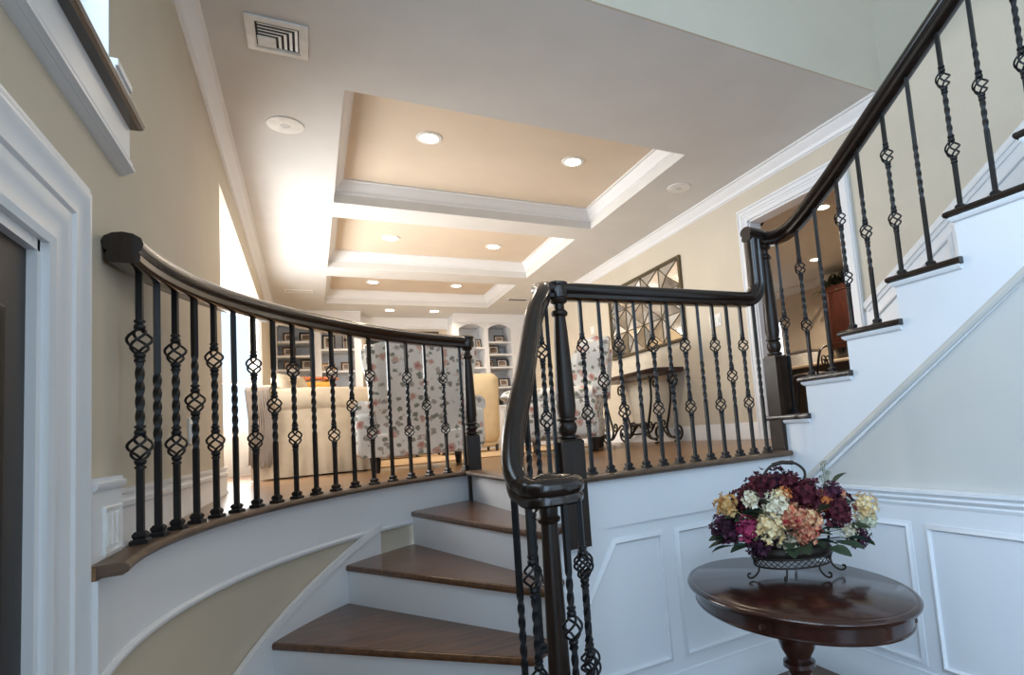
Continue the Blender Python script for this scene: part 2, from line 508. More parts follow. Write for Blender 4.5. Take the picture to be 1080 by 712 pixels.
# ---- left door
d1 = structure('door_1', 'dark door with a stepped white casing in the left wall', 'door', (XL, 1.2, ZF))
mb = MB().box(XL - .06, XL - .014, LD0, LD1 - .012, ZF, LDZ - .012)
build('door_slab', mb, M['door'], d1, smooth=0)
mb = MB()
for z0, z1 in ((ZF + .2, -.35), (-.2, LDZ - .16)):
    for y0, y1 in ((LD0 + .12, 1.0), (1.12, LD1 - .13)):
        mb.sweep([(XL - .014, y0, z0), (XL - .014, y1, z0), (XL - .014, y1, z1), (XL - .014, y0, z1)], flatprof(.03, .01), (1, 0, 0), True)
build('door_panel_moulding', mb, M['door'], d1)
mb = MB()
mb.box(XL - .12, XL + .002, LD1 - .012, LD1 + .015, ZF, LDZ + .015); mb.box(XL - .12, XL + .002, LD0, LD1, LDZ - .012, LDZ + .015)

build('door_jamb', mb, M['white'], d1, smooth=0)
wide = [(u * 1.62, v) for u, v in CASING]
build('door_casing', MB().sweep([(XL, LD1 + .01, ZF), (XL, LD1 + .01, LDZ + .01), (XL, LD0 - .2, LDZ + .01)], [(-u, v) for u, v in wide], (1, 0, 0)), M['white'], d1)

# ---- overlook ledge, upper left
lg = structure('trim_8', 'dark nosed ledge over white fascia at the upper left opening', 'ledge', (XL, 1.2, OZ0 - .1))
build('ledge_nosing', MB().box(XL, XL + .045, .1, 2.06, OZ0 - .028, OZ0).sweep([(XL + .045, 2.06, OZ0 - .028), (XL + .045, .1, OZ0 - .028)], [(0, 0), (.008, .004), (.012, .014), (.008, .024), (0, .028)], (0, 0, 1)), M['rail'], lg)
build('ledge_fascia', MB().box(XL, XL + .022, .1, 2.055, OZ0 - .165, OZ0 - .028), M['white'], lg, smooth=0)
build('ledge_moulding', MB().sweep([(XL, 2.055, OZ0 - .175), (XL, .1, OZ0 - .175)], [(0, 0), (.010, .002), (.020, .010), (.034, .016), (.034, .024), (.026, .030), (.030, .040), (.024, .048), (0, .052)], (0, 0, 1)), M['white'], lg)
build('upper_baseboard', MB().box(XL, XL + .014, OY1 - .01, 2.09, OZ0, OZ0 + .105).box(XL, XL + .020, OY1 - .01, 2.095, OZ0 + .105, OZ0 + .125), M['white'], lg, smooth=0)
w2 = structure('window_2', 'pale daylight opening above the dark ledge at upper left', 'window', (XL - .1, 1.1, OZ0))
mb = MB()
mb.box(XL - .12, XL - .08, .2, .25, OZ0, 3.0); mb.box(XL - .12, XL - .08, OY1 - .05, OY1, OZ0, 3.0)
mb.box(XL - .12, XL - .08, .2, OY1, OZ0, OZ0 + .05); mb.box(XL - .12, XL - .08, .2, OY1, 2.95, 3.0); mb.box(XL - .115, XL - .085, 1.05, 1.09, OZ0, 3.0)
build('window_frame', mb, M['white'], w2, smooth=0)
build('window_jamb', MB().box(XL - .12, XL - .001, OY1 - .008, OY1 - .0005, OZ0, 3.0), M['white'], w2, smooth=0)
build('window_pane', MB().box(XL - .104, XL - .1, .25, OY1 - .05, OZ0 + .05, 2.95), M['glass'], w2, smooth=0)

# ---- bay window
bay = [(XL - .0, BY0), (XL - .50, BY0 + .55), (XL - .50, BY1 - .62), (XL, BY1)]
mb = MB()
mb.prism([(XL - .12, BY0), (XL - .6, BY0 + .5), (XL - .6, BY1 - .5), (XL - .12, BY1 + .02)], BZ1, BZ1 + .1)
struct('ceiling_bay', mb, M['ceil'], 'bay window ceiling', 'ceiling', smooth=0)
struct('floor_bay', MB().prism([(XL, BY0), (XL - .6, BY0 + .5), (XL - .6, BY1 - .5), (XL, BY1)], -.03, 0), M['floor'], 'bay window floor', 'floor', smooth=0)
w1 = structure('window_1', 'bright overexposed bay window in the left wall behind the sofa', 'window', (XL - .4, 6, 0))
for (a, b), nm in (((bay[0], bay[1]), 1), ((bay[1], bay[2]), 4), ((bay[2], bay[3]), 1)):
    A = Vector((*a, 0)); B = Vector((*b, 0)); t = (B - A).normalized(); N = Vector((t.y, -t.x, 0)); ln = (B - A).length
    def bar(s0, s1, z0, z1, d=.05):
        return [A + t * s0 + Vector((0, 0, z0)), A + t * s1 + Vector((0, 0, z0)), A + t * s1 + Vector((0, 0, z1)), A + t * s0 + Vector((0, 0, z1))], -N * d
    mb = MB()
    for args in ((0, ln, 0, .50), (0, ln, BZ1 - .09, BZ1), (0, .05, .50, BZ1 - .09), (ln - .05, ln, .50, BZ1 - .09)): mb.slab(*bar(*args))
    for k in range(1, nm): mb.slab(*bar(ln * k / nm - .025, ln * k / nm + .025, .50, BZ1 - .09))
    mb.slab(*bar(.05, ln - .05, 1.0, 1.04))
    f = build('window_frame', mb, M['white'], w1, smooth=0)
    P, d = bar(.05, ln - .05, .50, BZ1 - .09, .004)
    build('window_pane', MB().slab([p - N * .022 for p in P], d), M['glass'], f, smooth=0)

# ---- kitchen doorway casing, kitchen shell
d2 = structure('door_2', 'white cased doorway to the kitchen in the right wall', 'doorway', (XR, 3.2, 0))
mb = MB().box(XR - .002, XR + .122, DY0 - .0, DY0 + .015, 0, DZ).box(XR - .002, XR + .122, DY1 - .015, DY1, 0, DZ).box(XR - .002, XR + .122, DY0, DY1, DZ - .015, DZ)
build('door_jamb', mb, M['white'], d2, smooth=0)
build('door_casing', MB().sweep([(XR, DY1, 0), (XR, DY1, DZ), (XR, DY0, DZ), (XR, DY0, 0)], CASING, (-1, 0, 0)), M['white'], d2)
mb = MB().box(7.3, 7.4, 1.5, 8.6, -.03, 2.35)
struct('wall_kitchen', mb, M['tan'], 'tan kitchen wall seen through the doorway', 'wall', smooth=0)
struct('wall_kitchen_end', MB().box(XR + .12, 7.3, 8.5, 8.6, -.03, 2.35).box(XR + .12, 7.3, 1.4, 1.5, -.03, 2.35), M['tan'], 'end walls of the kitchen', 'wall', smooth=0)
struct('ceiling_kitchen', MB().box(XR + .12, 7.3, 1.5, 8.5, 2.30, 2.35), M['ceil'], 'kitchen ceiling seen through the doorway', 'ceiling', smooth=0)
struct('trim_9', MB().sweep([(7.3, 8.5, 2.30), (7.3, 1.5, 2.30)], CROWN, (0, 0, -1)), M['white'], 'white crown moulding in the kitchen', 'crown moulding')

# ---- wall under the right balcony (wainscot) and wall under the straight stairs
XS = 2.363                                   # stair-side wall plane
struct('wall_landing', MB().box(.95, XS + .02, 2.395, 2.47, ZF, -.03), M['white'], 'white panelled wall under the right balcony', 'wall', smooth=0)
ap = [(.95, -.03), (XS, -.03), (XS, -.245), (1.182, -.245), (.96, -.63), (.95, -.63)]
mb = MB().slab([(x, 2.395, z) for x, z in ap], (0, -.013, 0))
struct('trim_10', mb, M['white'], 'white apron board below the right balcony edge', 'trim', smooth=0)
PY = 2.395
def frame(mb, pts, n): return mb.sweep(pts, flatprof(.026, .016), n, True)
mb = frame(MB(), [(1.215, PY, -.313), (1.47, PY, -.313), (1.47, PY, -.90), (1.0, PY, -.90), (1.0, PY, -.66)], (0, -1, 0))
frame(mb, [(1.56, PY, -.313), (2.26, PY, -.313), (2.26, PY, -.90), (1.56, PY, -.90)], (0, -1, 0))
struct('trim_11', mb, M['white'], 'raised picture-frame mouldings on the wall under the right balcony', 'wall moulding')
BASE = [(0, 0), (.022, 0), (.022, .10), (.014, .112), (.014, .135), (.008, .15), (.008, .165), (0, .17)]
struct('baseboard_landing', MB().sweep([(.95, PY, ZF), (XS, PY, ZF)], [(-u, v) for u, v in BASE] if False else [(u * -1, v) for u, v in BASE], (0, 0, 1)), M['white'], 'white baseboard under the right balcony', 'baseboard')

# straight stair numbers
Y1, RUN, Z1, RS = 2.535, .297, .20, .196
NST = 9
def sy(k): return Y1 - RUN * (k - 1)          # nosing (front edge) of tread k
def sz(k): return Z1 + RS * (k - 1)           # top of tread k
def trimz(y): return -.089 + .69 * (2.178 - y)
YN = -.12
prof = [(2.39, ZF), (2.39, -.02)]
for k in range(1, NST + 1):
    prof += [(sy(k) - .03 if k > 1 else 2.39, sz(k) - .028), ] if k > 1 else []
    y_in = sy(k) - .03
    prof += [(min(2.39, y_in), sz(k - 1) - .028 if k > 1 else -.02), (min(2.39, y_in), sz(k) - .028)]
prof += [(YN, sz(NST) - .028), (YN, ZF)]
clean = []
for p in prof:
    if not clean or (abs(p[0] - clean[-1][0]) + abs(p[1] - clean[-1][1])) > 1e-4: clean.append(p)
# the wall: wainscot below, painted wall between rail and stair trim
struct('wall_stair', MB().slab([(XS, 2.39, ZF), (XS, YN, ZF), (XS, YN, trimz(YN)), (XS, 2.22, trimz(2.22)), (XS, 2.39, trimz(2.22))], (.06, 0, 0)),
       M['grey'], 'beige wall under the straight stairs, greyed in colour for cool daylight', 'wall', smooth=0)
struct('wall_wainscot', MB().box(XS - .010, XS + .001, YN, 2.39, ZF, -.245), M['white'], 'white wainscot below the chair rail beside the table', 'wall', smooth=0)
CH = [(0, 0), (.012, .004), (.016, .016), (.010, .022), (.018, .030), (.026, .040), (.018, .048), (.024, .056), (.036, .064), (.036, .076), (0, .08)]
struct('trim_12', MB().sweep([(XS - .002, 2.39, -.248), (XS - .002, YN, -.248)], [(-u, v) for u, v in CH], (0, 0, 1)), M['white'], 'white chair rail along the wall behind the table', 'chair rail')
mb = MB()
for y0, y1 in ((2.28, 1.70), (1.61, .80), (.71, .0)):
    frame(mb, [(XS - .010, y0, -.33), (XS - .010, y1, -.33), (XS - .010, y1, -.93), (XS - .010, y0, -.93)], (-1, 0, 0))
struct('trim_13', mb, M['white'], 'raised picture-frame mouldings on the wainscot behind the table', 'wall moulding')
struct('baseboard_stair', MB().sweep([(XS - .01, 2.39, ZF), (XS - .01, YN, ZF)], [(-u, v) for u, v in BASE], (0, 0, 1)), M['white'], 'white baseboard below the wainscot by the table', 'baseboard')

# chair rail, panels climbing the right wall above the stairs
def slope_z(y): return .909 + .665 * (2.623 - y)
mb = MB().sweep([(XR, 2.61, slope_z(2.61)), (XR, .2, slope_z(.2))], [(-u * .8, v * .9 - .07) for u, v in CH], (-1, 0, 0)) if False else MB()
rp = [(0, 0), (0, .012), (-.01, .018), (-.022, .016), (-.03, .024), (-.046, .028), (-.052, .02), (-.075, .016), (-.075, 0)]
mb.sweep([(XR, 2.61, slope_z(2.61)), (XR, .2, slope_z(.2))], rp, (-1, 0, 0))
mb.slab([(XR - .008, 2.61, slope_z(2.61) - .07), (XR - .008, .2, slope_z(.2) - .07), (XR - .008, .2, -.03), (XR - .008, 2.61, -.03)], (.007, 0, 0))
struct('trim_14', mb, M['white'], 'white sloping chair rail and wainscot on the wall beside the straight stairs', 'chair rail')
mb = MB()
for y0, y1 in ((2.50, 1.95), (1.86, 1.25), (1.16, .5)):
    mb.sweep([(XR - .008, y0, slope_z(y0) - .17), (XR - .008, y1, slope_z(y1) - .17), (XR - .008, y1, slope_z(y1) - .62), (XR - .008, y0, slope_z(y0) - .62)], flatprof(.026, .014), (-1, 0, 0), True)
struct('trim_15', mb, M['white'], 'sloping panel mouldings on the wall beside the straight stairs', 'wall moulding')

# ================================================================== STAIRS
st = thing('straight_staircase', 'straight staircase rising to the right with dark tread ends and white stringer', 'staircase', (2.9, 1.2, 0))
# stringer: white band between trim line and stepped outline
pr_ = [(YN, trimz(YN)), (YN, sz(NST) - .028)]
for k in range(NST, 0, -1):
    pr_ += [(min(2.395, sy(k) - .03), sz(k) - .028)]
    pr_ += [(min(2.395, sy(k) - .03), (sz(k - 1) - .028) if k > 1 else -.02)]
pr_ += [(2.395, -.02), (2.395, -.247), (2.34, -.247)]
c2 = []
for p in pr_:
    if not c2 or (abs(p[0] - c2[-1][0]) + abs(p[1] - c2[-1][1])) > 1e-4: c2.append(p)
build('stringer', MB().slab([(XS - .014, y, z) for y, z in c2], (.03, 0, 0)), M['white'], st, smooth=0)
build('stringer_trim', MB().sweep([(XS - .012, 2.36, trimz(2.36) + .0), (XS - .012, YN, trimz(YN))], [(-.018, 0), (-.016, .012), (-.006, .018), (.008, .012), (.018, .006), (.018, 0)], (-1, 0, 0)), M['grey'], st)  # grey colour carries the trim's shading
for k in range(1, NST + 1):
    y0 = sy(k); y1 = max(YN, sy(k + 1) - .045); zt = sz(k)
    x0 = XS - .046
    mb = MB().box(x0 + .012, XR - .03, y1, y0 - .012, zt - .028, zt)
    mb.sweep([(XR - .03, y0 - .012, zt - .028), (x0 + .012, y0 - .012, zt - .028), (x0 + .012, y1, zt - .028)], [(0, 0), (-.009, .004), (-.012, .014), (-.009, .024), (0, .028)], (0, 0, 1))
    t_ = build('tread', mb, M['nosing' if k < 1 else 'rail'], st)
    build('tread_moulding', MB().sweep([(XR - .03, y0 - .03, zt - .048), (x0 + .026, y0 - .03, zt - .048), (x0 + .026, y1 + .008, zt - .048)], [(.006, 0), (-.004, 0), (-.014, .012), (-.014, .020), (.006, .020)], (0, 0, 1)), M['white'], t_)
    build('riser', MB().box(XS, XR - .03, y0 - .05, y0 - .03, (sz(k - 1) if k > 1 else 0), zt - .028), M['white'], st, smooth=0)

# winding stairs
ws = thing('winding_staircase', 'curved winding stairs with wide walnut treads and white risers', 'staircase', (.4, 2.6, -.5))
A_ = [110.3, 122.7, 136.2, 150.6, 165.0, 179.0]
Bn = [(.93, 2.385), (.835, 2.225), (.775, 2.14), (.665, 2.05), (.50, 1.84), (.44, 1.62)]
def P_arc(a, r=RW - .004): return (CX + r * math.cos(math.radians(a)), CY + r * math.sin(math.radians(a)))
def shift_line(a, b, d):
    v = Vector((b[0] - a[0], b[1] - a[1])); n = Vector((-v.y, v.x)).normalized() * d
    return (a[0] + n.x, a[1] + n.y), (b[0] + n.x, b[1] + n.y)
VC = (.64, 1.69)                                # volute centre
for k in range(1, 6):
    zt = -RISE * k
    a0, a1 = A_[k - 1], A_[k]
    fa, fb = P_arc(a1), Bn[k]
    # overhanging front edge, towards the foot of the flight
    fa2, fb2 = shift_line(fa, fb, -.028)
    ba, bb = P_arc(a0), Bn[k - 1]
    ba2, bb2 = shift_line(ba, bb, .02)
    edge = [P_arc(a1 - (a1 - a0) * i / 10, RW - .006) for i in range(0, 11)]
    if k <= 3:
        inner = [bb2, fb2]
        v = Vector((bb2[0] - fb2[0], bb2[1] - fb2[1])); n = Vector((v.y, -v.x)).normalized() * .03
        inner = [(bb2[0] + n.x, bb2[1] + n.y), (fb2[0] + n.x, fb2[1] + n.y)]
    else:
        r = .19 if k == 4 else .28
        aa = math.atan2(fb2[1] - VC[1], fb2[0] - VC[0])
        inner = [bb2] + [(VC[0] + r * math.cos(q), VC[1] + r * math.sin(q)) for q in [math.radians(70 - 250 * i / 14) for i in range(15)]]
    outline = edge + inner
    mb = MB().prism(outline, zt - .030, zt)
    t_ = build('tread', mb, M['tread'], ws, smooth=30)
    # moulded nosing along the front
    front = [(*inner[-1], zt - .015), (*edge[0], zt - .015)] if k <= 3 else None
    if front:
        pts = [(*inner[0], zt - .015), (*inner[-1], zt - .015), (*edge[0], zt - .015)]
        nb = MB().sweep(pts, [(-.004, -.015), (.006, -.012), (.010, 0), (.006, .012), (-.004, .015)], (0, 0, 1))
        build('nosing', nb, M['tread'], t_)
    # riser under the front edge
    rb = MB().prism([fa, fb, shift_line(fa, fb, .02)[1], shift_line(fa, fb, .02)[0]], zt - RISE, zt - .030)
    build('riser', rb, M['white'], ws, smooth=0)
    # inner end panel under the tread
    eb = MB().prism([bb, fb, (fb[0] + .02, fb[1] - .005), (bb[0] + .02, bb[1] - .005)], ZF, zt - .030)
    build('end_panel', eb, M['white'], ws, smooth=0)
build('riser', MB().prism([P_arc(110.3), Bn[0], (Bn[0][0] + .02, Bn[0][1]), (P_arc(110.3)[0] + .02, P_arc(110.3)[1])], -RISE, -.03), M['white'], ws, smooth=0)
# skirt board against the curved wall
def skz(a): return -.189 - .0134 * (a - 122.7) + .055
sk = [129.4 + (179.5 - 129.4) * i / 40 for i in range(41)]
vs = []; fs = []
for a in sk:
    for r in (RW - .008, RW + .014):
        x, y = P_arc(a, r); vs += [(x, y, skz(a)), (x, y, max(ZF, skz(a) - .45))]
n4 = len(sk)
for i in range(n4 - 1):
    b0, b1 = 4 * i, 4 * i + 4
    fs += [(b0, b0 + 1, b1 + 1, b1), (b0 + 2, b1 + 2, b1 + 3, b0 + 3), (b0, b1, b1 + 2, b0 + 2), (b0 + 1, b0 + 3, b1 + 3, b1 + 1)]
fs += [(0, 2, 3, 1), (4 * n4 - 4, 4 * n4 - 3, 4 * n4 - 1, 4 * n4 - 2)]
build('skirt_board', MB().add(vs, fs), M['white'], ws)
build('skirt_cap', MB().sweep([(*P_arc(a, RW - .008), skz(a)) for a in sk], [(-.012, -.022), (.004, -.022), (.012, -.012), (.016, .002), (.010, .010), (-.012, .010)]), M['white'], ws)

# ================================================================== RAILINGS
RP = [(-.022, 0), (-.030, .006), (-.031, .020), (-.026, .027), (-.034, .034), (-.037, .048), (-.032, .062), (-.018, .071), (0, .074),
      (.018, .071), (.032, .062), (.037, .048), (.034, .034), (.026, .027), (.031, .020), (.030, .006), (.022, 0)]
RP = [(u * 1.18, v * 1.12) for u, v in RP]
TWB = .0078
def bar_mesh(H, kind):
    """square bar with twisted runs and collars"""
    mb = MB(); tw = []
    if kind == 'double': tw = [(.42, .66)]; bk = (.345, .735)
    elif kind == 'single': tw = [(.32, .46), (.60, .74)]; bk = (.53,)
    else: tw = [(.36, .64)]; bk = ()
    gap = .036
    # list of stations (z, angle)
    runs = []; edges = [0] + [q for b in bk for q in (b * H - gap, b * H + gap)] + [H]
    for i in range(0, len(edges), 2): runs.append((edges[i], edges[i + 1]))
    for z0, z1 in runs:
        zs = [z0, z1]
        for a, b in tw:
            a, b = a * H, b * H
            if b <= z0 or a >= z1: continue
            a, b = max(a, z0), min(b, z1)
            n = max(6, int((b - a) / .0065))
            zs += [a + (b - a) * i / n for i in range(n + 1)]
        zs = sorted(set(round(z, 5) for z in zs))
        ang = 0; prev = zs[0]; vs = []; fs = []
        for z in zs:
            mid = (z + prev) / 2
            if any(a * H <= mid <= b * H for a, b in tw): ang += (z - prev) / .16 * 2 * PI
            prev = z
            intw = any(a * H - 1e-4 <= z <= b * H + 1e-4 for a, b in tw)
            for k in range(4):
                q = ang + PI / 4 + k * PI / 2
                vs.append((TWB * 1.414 * math.cos(q), TWB * 1.414 * math.sin(q), z))
        for i in range(len(zs) - 1):
            for k in range(4): fs.append((4 * i + k, 4 * i + (k + 1) % 4, 4 * i + 4 + (k + 1) % 4, 4 * i + 4 + k))
        fs += [(3, 2, 1, 0), tuple(4 * (len(zs) - 1) + k for k in range(4))]
        mb.add(vs, fs)
    return mesh_of('baluster', mb, M['iron'], 30)
def basket_mesh():
    mb = MB(); h = .036
    for k in range(4):
        pts = []
        for i in range(11):
            t = i / 10; q = 2 * PI * k / 4 + 1.0 * PI * t
            r = .006 + .0225 * math.sin(PI * t) ** .85
            pts.append((r * math.cos(q), r * math.sin(q), -h + 2 * h * t))
        mb.tube(pts, .0040, 5)
    for s in (-1, 1):
        mb.lathe([(.006, -.010), (.0125, -.007), (.0145, 0), (.0125, .007), (.006, .010)], (0, 0, s * (h + .004)), 10)
        mb.lathe([(.009, -.004), (.0135, -.003), (.0135, .003), (.009, .004)], (0, 0, s * (h + .020)), 10)
    return mesh_of('basket', mb, M['iron'], 50)
def shoe_mesh():
    mb = MB()
    mb.lathe([(.029, 0), (.029, .009), (.025, .013)], (0, 0, 0), 4).lathe([(.019, .012), (.019, .017), (.022, .020), (.022, .027), (.015, .034)], (0, 0, 0), 4)
    o = MB(); c, s = math.cos(PI / 4), math.sin(PI / 4)
    o.add([(v.x * c - v.y * s, v.x * s + v.y * c, v.z) for v in mb.v], mb.f)
    return mesh_of('shoe', o, M['iron'], 0)
BASKET = basket_mesh(); SHOE = shoe_mesh(); BARS = {}
def baluster(root, x, y, z0, z1, kind, shoe=True, rz=0.0):
    H = round(z1 - z0, 2)
    if (H, kind) not in BARS: BARS[(H, kind)] = bar_mesh(H, kind)
    o = link_mesh('baluster', BARS[(H, kind)], root, Vector((x, y, z0)) - root.location)
    o.rotation_euler.z = rz
    for f in {'double': (.345, .735), 'single': (.53,), 'plain': ()}[kind]:
        link_mesh('basket', BASKET, o, (0, 0, f * H))
    if shoe: link_mesh('shoe', SHOE, o, (0, 0, 0))
    return o
CYC = ['double', 'plain', 'double', 'single']

def turned(top, ball_top, sq_top, seg=20, rt=.030, rb=.046):
    """turned shaft profile above a square block: (radius, z)"""
    L = top - ball_top
    return [(rb * .72, sq_top), (rb * 1.02, sq_top + .006), (rb * 1.02, sq_top + .014), (rb * .70, sq_top + .020), (rb * .86, sq_top + .032),
            (rb * .97, (sq_top + ball_top) / 2 + .008), (rb * .86, ball_top - .020), (rb * .70, ball_top - .010), (rb * 1.0, ball_top - .006), (rb * 1.0, ball_top + .002),
            (rb * .80, ball_top + .008), (rb * .95, ball_top + .05), (rb * .90, ball_top + L * .3), (rt * 1.02, ball_top + L * .72), (rt * .86, top - .085),
            (rt * 1.15, top - .080), (rt * 1.25, top - .070), (rt * 1.15, top - .060), (rt * .80, top - .052), (rt * .78, top - .028), (rt * 1.2, top - .018), (rt * 1.32, top)]
def square_block(x, y, s, z0, z1):
    h = s / 2; c = .012
    mb = MB()
    mb.prism([(x - h, y - h), (x + h, y - h), (x + h, y + h), (x - h, y + h)], z0, z1 - c)
    vs = [(x + a * h, y + b * h, z1 - c) for a, b in ((-1, -1), (1, -1), (1, 1), (-1, 1))] + [(x + a * h * .78, y + b * h * .78, z1) for a, b in ((-1, -1), (1, -1), (1, 1), (-1, 1))]
    mb.add(vs, [(0, 1, 5, 4), (1, 2, 6, 5), (2, 3, 7, 6), (3, 0, 4, 7), (4, 5, 6, 7)])
    return mb
def newel(root, x, y, s, z0, sq, ball, top, rt=.03, rb=.046):
    n = build('newel_post', square_block(x, y, s, z0, sq), M['newel'], root, smooth=30)
    build('turned_shaft', MB().lathe(turned(top, ball, sq, rt=rt, rb=rb), (x, y, 0), 20), M['newel'], n, smooth=50)
    return n

RB = .815                                        # underside of level handrails
# ---- curved railing on the left balcony
RR = 2.046
ang = [176.2 - i * (176.2 - 111.3) / 17 for i in range(18)]
lr = thing('curved_railing', 'curved railing with iron balusters and dark handrail on the left balcony', 'railing', (-.1, 3.0, 0))
def rbl(a): return RB - .060 * max(0, (a - 138) / 38) ** 1.3
pth = [(*P_arc(180.2 - i * (180.2 - 109.9) / 60, RR), rbl(180.2 - i * (180.2 - 109.9) / 60)) for i in range(61)]
build('handrail', MB().sweep(pth, RP), M['rail'], lr)
PE = P_arc(109.6, RR)
newel(lr, PE[0], PE[1] - .0, .085, -RISE, .235, .31, RB + .01, .028, .041)
build('newel_cap', MB().lathe([(.030, 0), (.046, .008), (.050, .030), (.046, .058), (.050, .064), (.050, .078), (.040, .084), (0.001, .086)], (PE[0], PE[1], RB), 20), M['rail'], lr)
nose = [(-.055, -.028), (-.055, 0), (.030, 0), (.040, -.006), (.043, -.014), (.040, -.022), (.030, -.028)]
pth = [(*P_arc(a_end - .2 - i * (a_end - .2 - 110.9) / 60, RR + .0), .004) for i in range(61)]
build('landing_nosing', MB().sweep(pth, nose), M['nosing'], lr)
for i, a in enumerate(ang):
    x, y = P_arc(a, RR)
    baluster(lr, x, y, .004, rbl(a) + .006, CYC[i % 4], rz=math.radians(a))

# ---- landing railing with volute flight
br = thing('landing_railing', 'railing of the right balcony sweeping down to a volute at the stair foot', 'railing', (1.5, 2.39, 0))
N1 = (1.022, 2.385)
newel(br, *N1, .105, -.30, .175, .265, RB + .005, .031, .046)
build('newel_cap', MB().lathe([(.030, 0), (.044, .008), (.047, .030), (.043, .060), (.048, .066), (.048, .078), (.036, .084), (.001, .086)], (*N1, RB), 20), M['rail'], br)
Yr = 2.39
g = [(.95, Yr, RB)] + [(x, Yr, RB) for x in (1.2, 1.6, 2.0, 2.145)]
for i in range(1, 9):
    q = i / 8 * PI / 2
    g.append((2.145 + .14 * math.sin(q), Yr, RB + .14 * (1 - math.cos(q))))
g += [(2.285, Yr, 1.06), (2.285, Yr, 1.205)]
build('handrail', MB().sweep(g, RP, lat=(0, -1, 0)), M['rail'], br)
fl = [(.945, 2.432, .815), (.944, 2.39, .812), (.932, 2.34, .790), (.900, 2.290, .745), (.850, 2.230, .670), (.800, 2.157, .575), (.745, 2.068, .462), (.688, 1.974, .350), (.629, 1.887, .240), (.584, 1.813, .140), (.559, 1.756, .068), (.553, 1.712, .022)]
# smooth the flight path
def smooth_path(P, n=6):
    P = [Vector(p) for p in P]; out = []
    for i in range(len(P) - 1):
        p0 = P[max(0, i - 1)]; p1 = P[i]; p2 = P[i + 1]; p3 = P[min(len(P) - 1, i + 2)]
        for k in range(n):
            t = k / n
            out.append(.5 * ((2 * p1) + (-p0 + p2) * t + (2 * p0 - 5 * p1 + 4 * p2 - p3) * t * t + (-p0 + 3 * p1 - 3 * p2 + p3) * t ** 3))
    out.append(P[-1]); return out
zv = -.004
fl += [(VC[0] + .082 * math.cos(math.radians(q)), VC[1] + .082 * math.sin(math.radians(q)), zv + (.012 if q == 188 else 0)) for q in (188, 210, 235, 260, 285, 310, 335, 360, 385, 410, 430)]
fs_ = smooth_path(fl, 5)
build('flight_handrail', MB().sweep(fs_, [(u * .80, v) for u, v in RP]), M['rail'], br)
vol = build('volute', MB().lathe([(.050, .004), (.072, .006), (.078, .030), (.074, .055), (.066, .074), (.050, .083), (.046, .080), (.040, .084), (.022, .092), (.001, .093)], (*VC, zv), 40), M['rail'], br)
# volute newel and its ring of balusters
ZB = -RISE * 4
h = zv - ZB
vp = [(.040, 0), (.040, .030), (.030, .036), (.036, .060), (.040, .085), (.034, .105), (.028, .112), (.040, .118), (.040, .128), (.032, .136), (.034, .20), (.031, .5 * h), (.026, h - .06), (.034, h - .054), (.036, h - .044), (.028, h - .036), (.030, h)]
build('volute_newel', MB().lathe(vp, (*VC, ZB), 20), M['newel'], br, smooth=50)
Rv = Vector((.876, -.475)); Fv = Vector((.481, .872)).normalized()
for s, t, kd in ((-.098, -.03, 'plain'), (-.046, -.085, 'double'), (.058, -.080, 'single'), (.098, -.02, 'double'), (.092, .05, 'double')):
    q = Vector(VC) + Rv * s + Fv * t
    baluster(br, q.x, q.y, ZB, zv + (.03 if s < -.09 else .006), kd, rz=.5 + s * 5)
def flight_z(x, y):
    return min(fs_, key=lambda p: (p.x - x) ** 2 + (p.y - y) ** 2).z
for x, y, z0, kd in ((.708, 2.032, -RISE * 3, 'single'), (.790, 2.150, -RISE * 2, 'plain'), (.900, 2.322, 0.0, 'double'), (.958, 2.385, .004, 'plain')):
    z1 = flight_z(x, y) if x < .95 else RB
    baluster(br, x, y, z0, z1 + .004, kd)
for i in range(12):
    kd = ['double', 'single', 'double', 'plain'][i % 4]
    x = 1.130 + .0972 * i
    baluster(br, x, Yr, .004, RB + .004 if x < 2.145 else RB + .14 - math.sqrt(max(0, .14 ** 2 - (min(x, 2.28) - 2.145) ** 2)) + .004, kd)
build('landing_nosing', MB().sweep([(.882, 3.74, .004), (.882, 2.343, .004), (2.33, 2.343, .004)],
      [(.0, -.028), (-.085, -.028), (-.085, 0), (0, 0), (.010, -.006), (.013, -.014), (.010, -.022)] if False else [(.0, -.028), (.0, 0), (.085, 0), (.085, -.028), ] if False else
      [(0, 0), (-.008, -.004), (-.012, -.014), (-.008, -.024), (0, -.028), (.075, -.028), (.075, 0)], (0, 0, 1)), M['nosing'], br)

# ---- stair railing on the right
sr = thing('stair_railing', 'railing climbing the straight stairs on the right with dark handrail', 'railing', (2.4, 1.4, .6))
N2 = (2.372, 2.435)
newel(sr, *N2, .100, -.02, .545, .64, 1.195, .031, .044)
build('newel_cap', MB().lathe([(.030, 0), (.044, .008), (.047, .030), (.043, .060), (.046, .066), (.046, .078), (.036, .084), (.001, .086)], (*N2, 1.19), 20), M['rail'], sr)
XB = 2.40
def rail_b(y): return 1.504 + .675 * (1.711 - y)
hr = [(2.200, 2.39, 1.197), (2.29, 2.395, 1.194), (2.36, 2.41, 1.190), (2.392, 2.34, 1.183), (2.398, 2.24, 1.196), (2.40, 2.13, 1.243), (2.40, 2.0, 1.318), (2.40, 1.88, rail_b(1.88)), (2.40, 1.6, rail_b(1.6)), (2.40, 1.2, rail_b(1.2)), (2.40, .6, rail_b(.6)), (2.40, -.1, rail_b(-.1))]
hs = smooth_path(hr, 5)
build('handrail', MB().sweep(hs, RP), M['rail'], sr)
def hz(y): return min(hs, key=lambda p: abs(p.y - y)).z
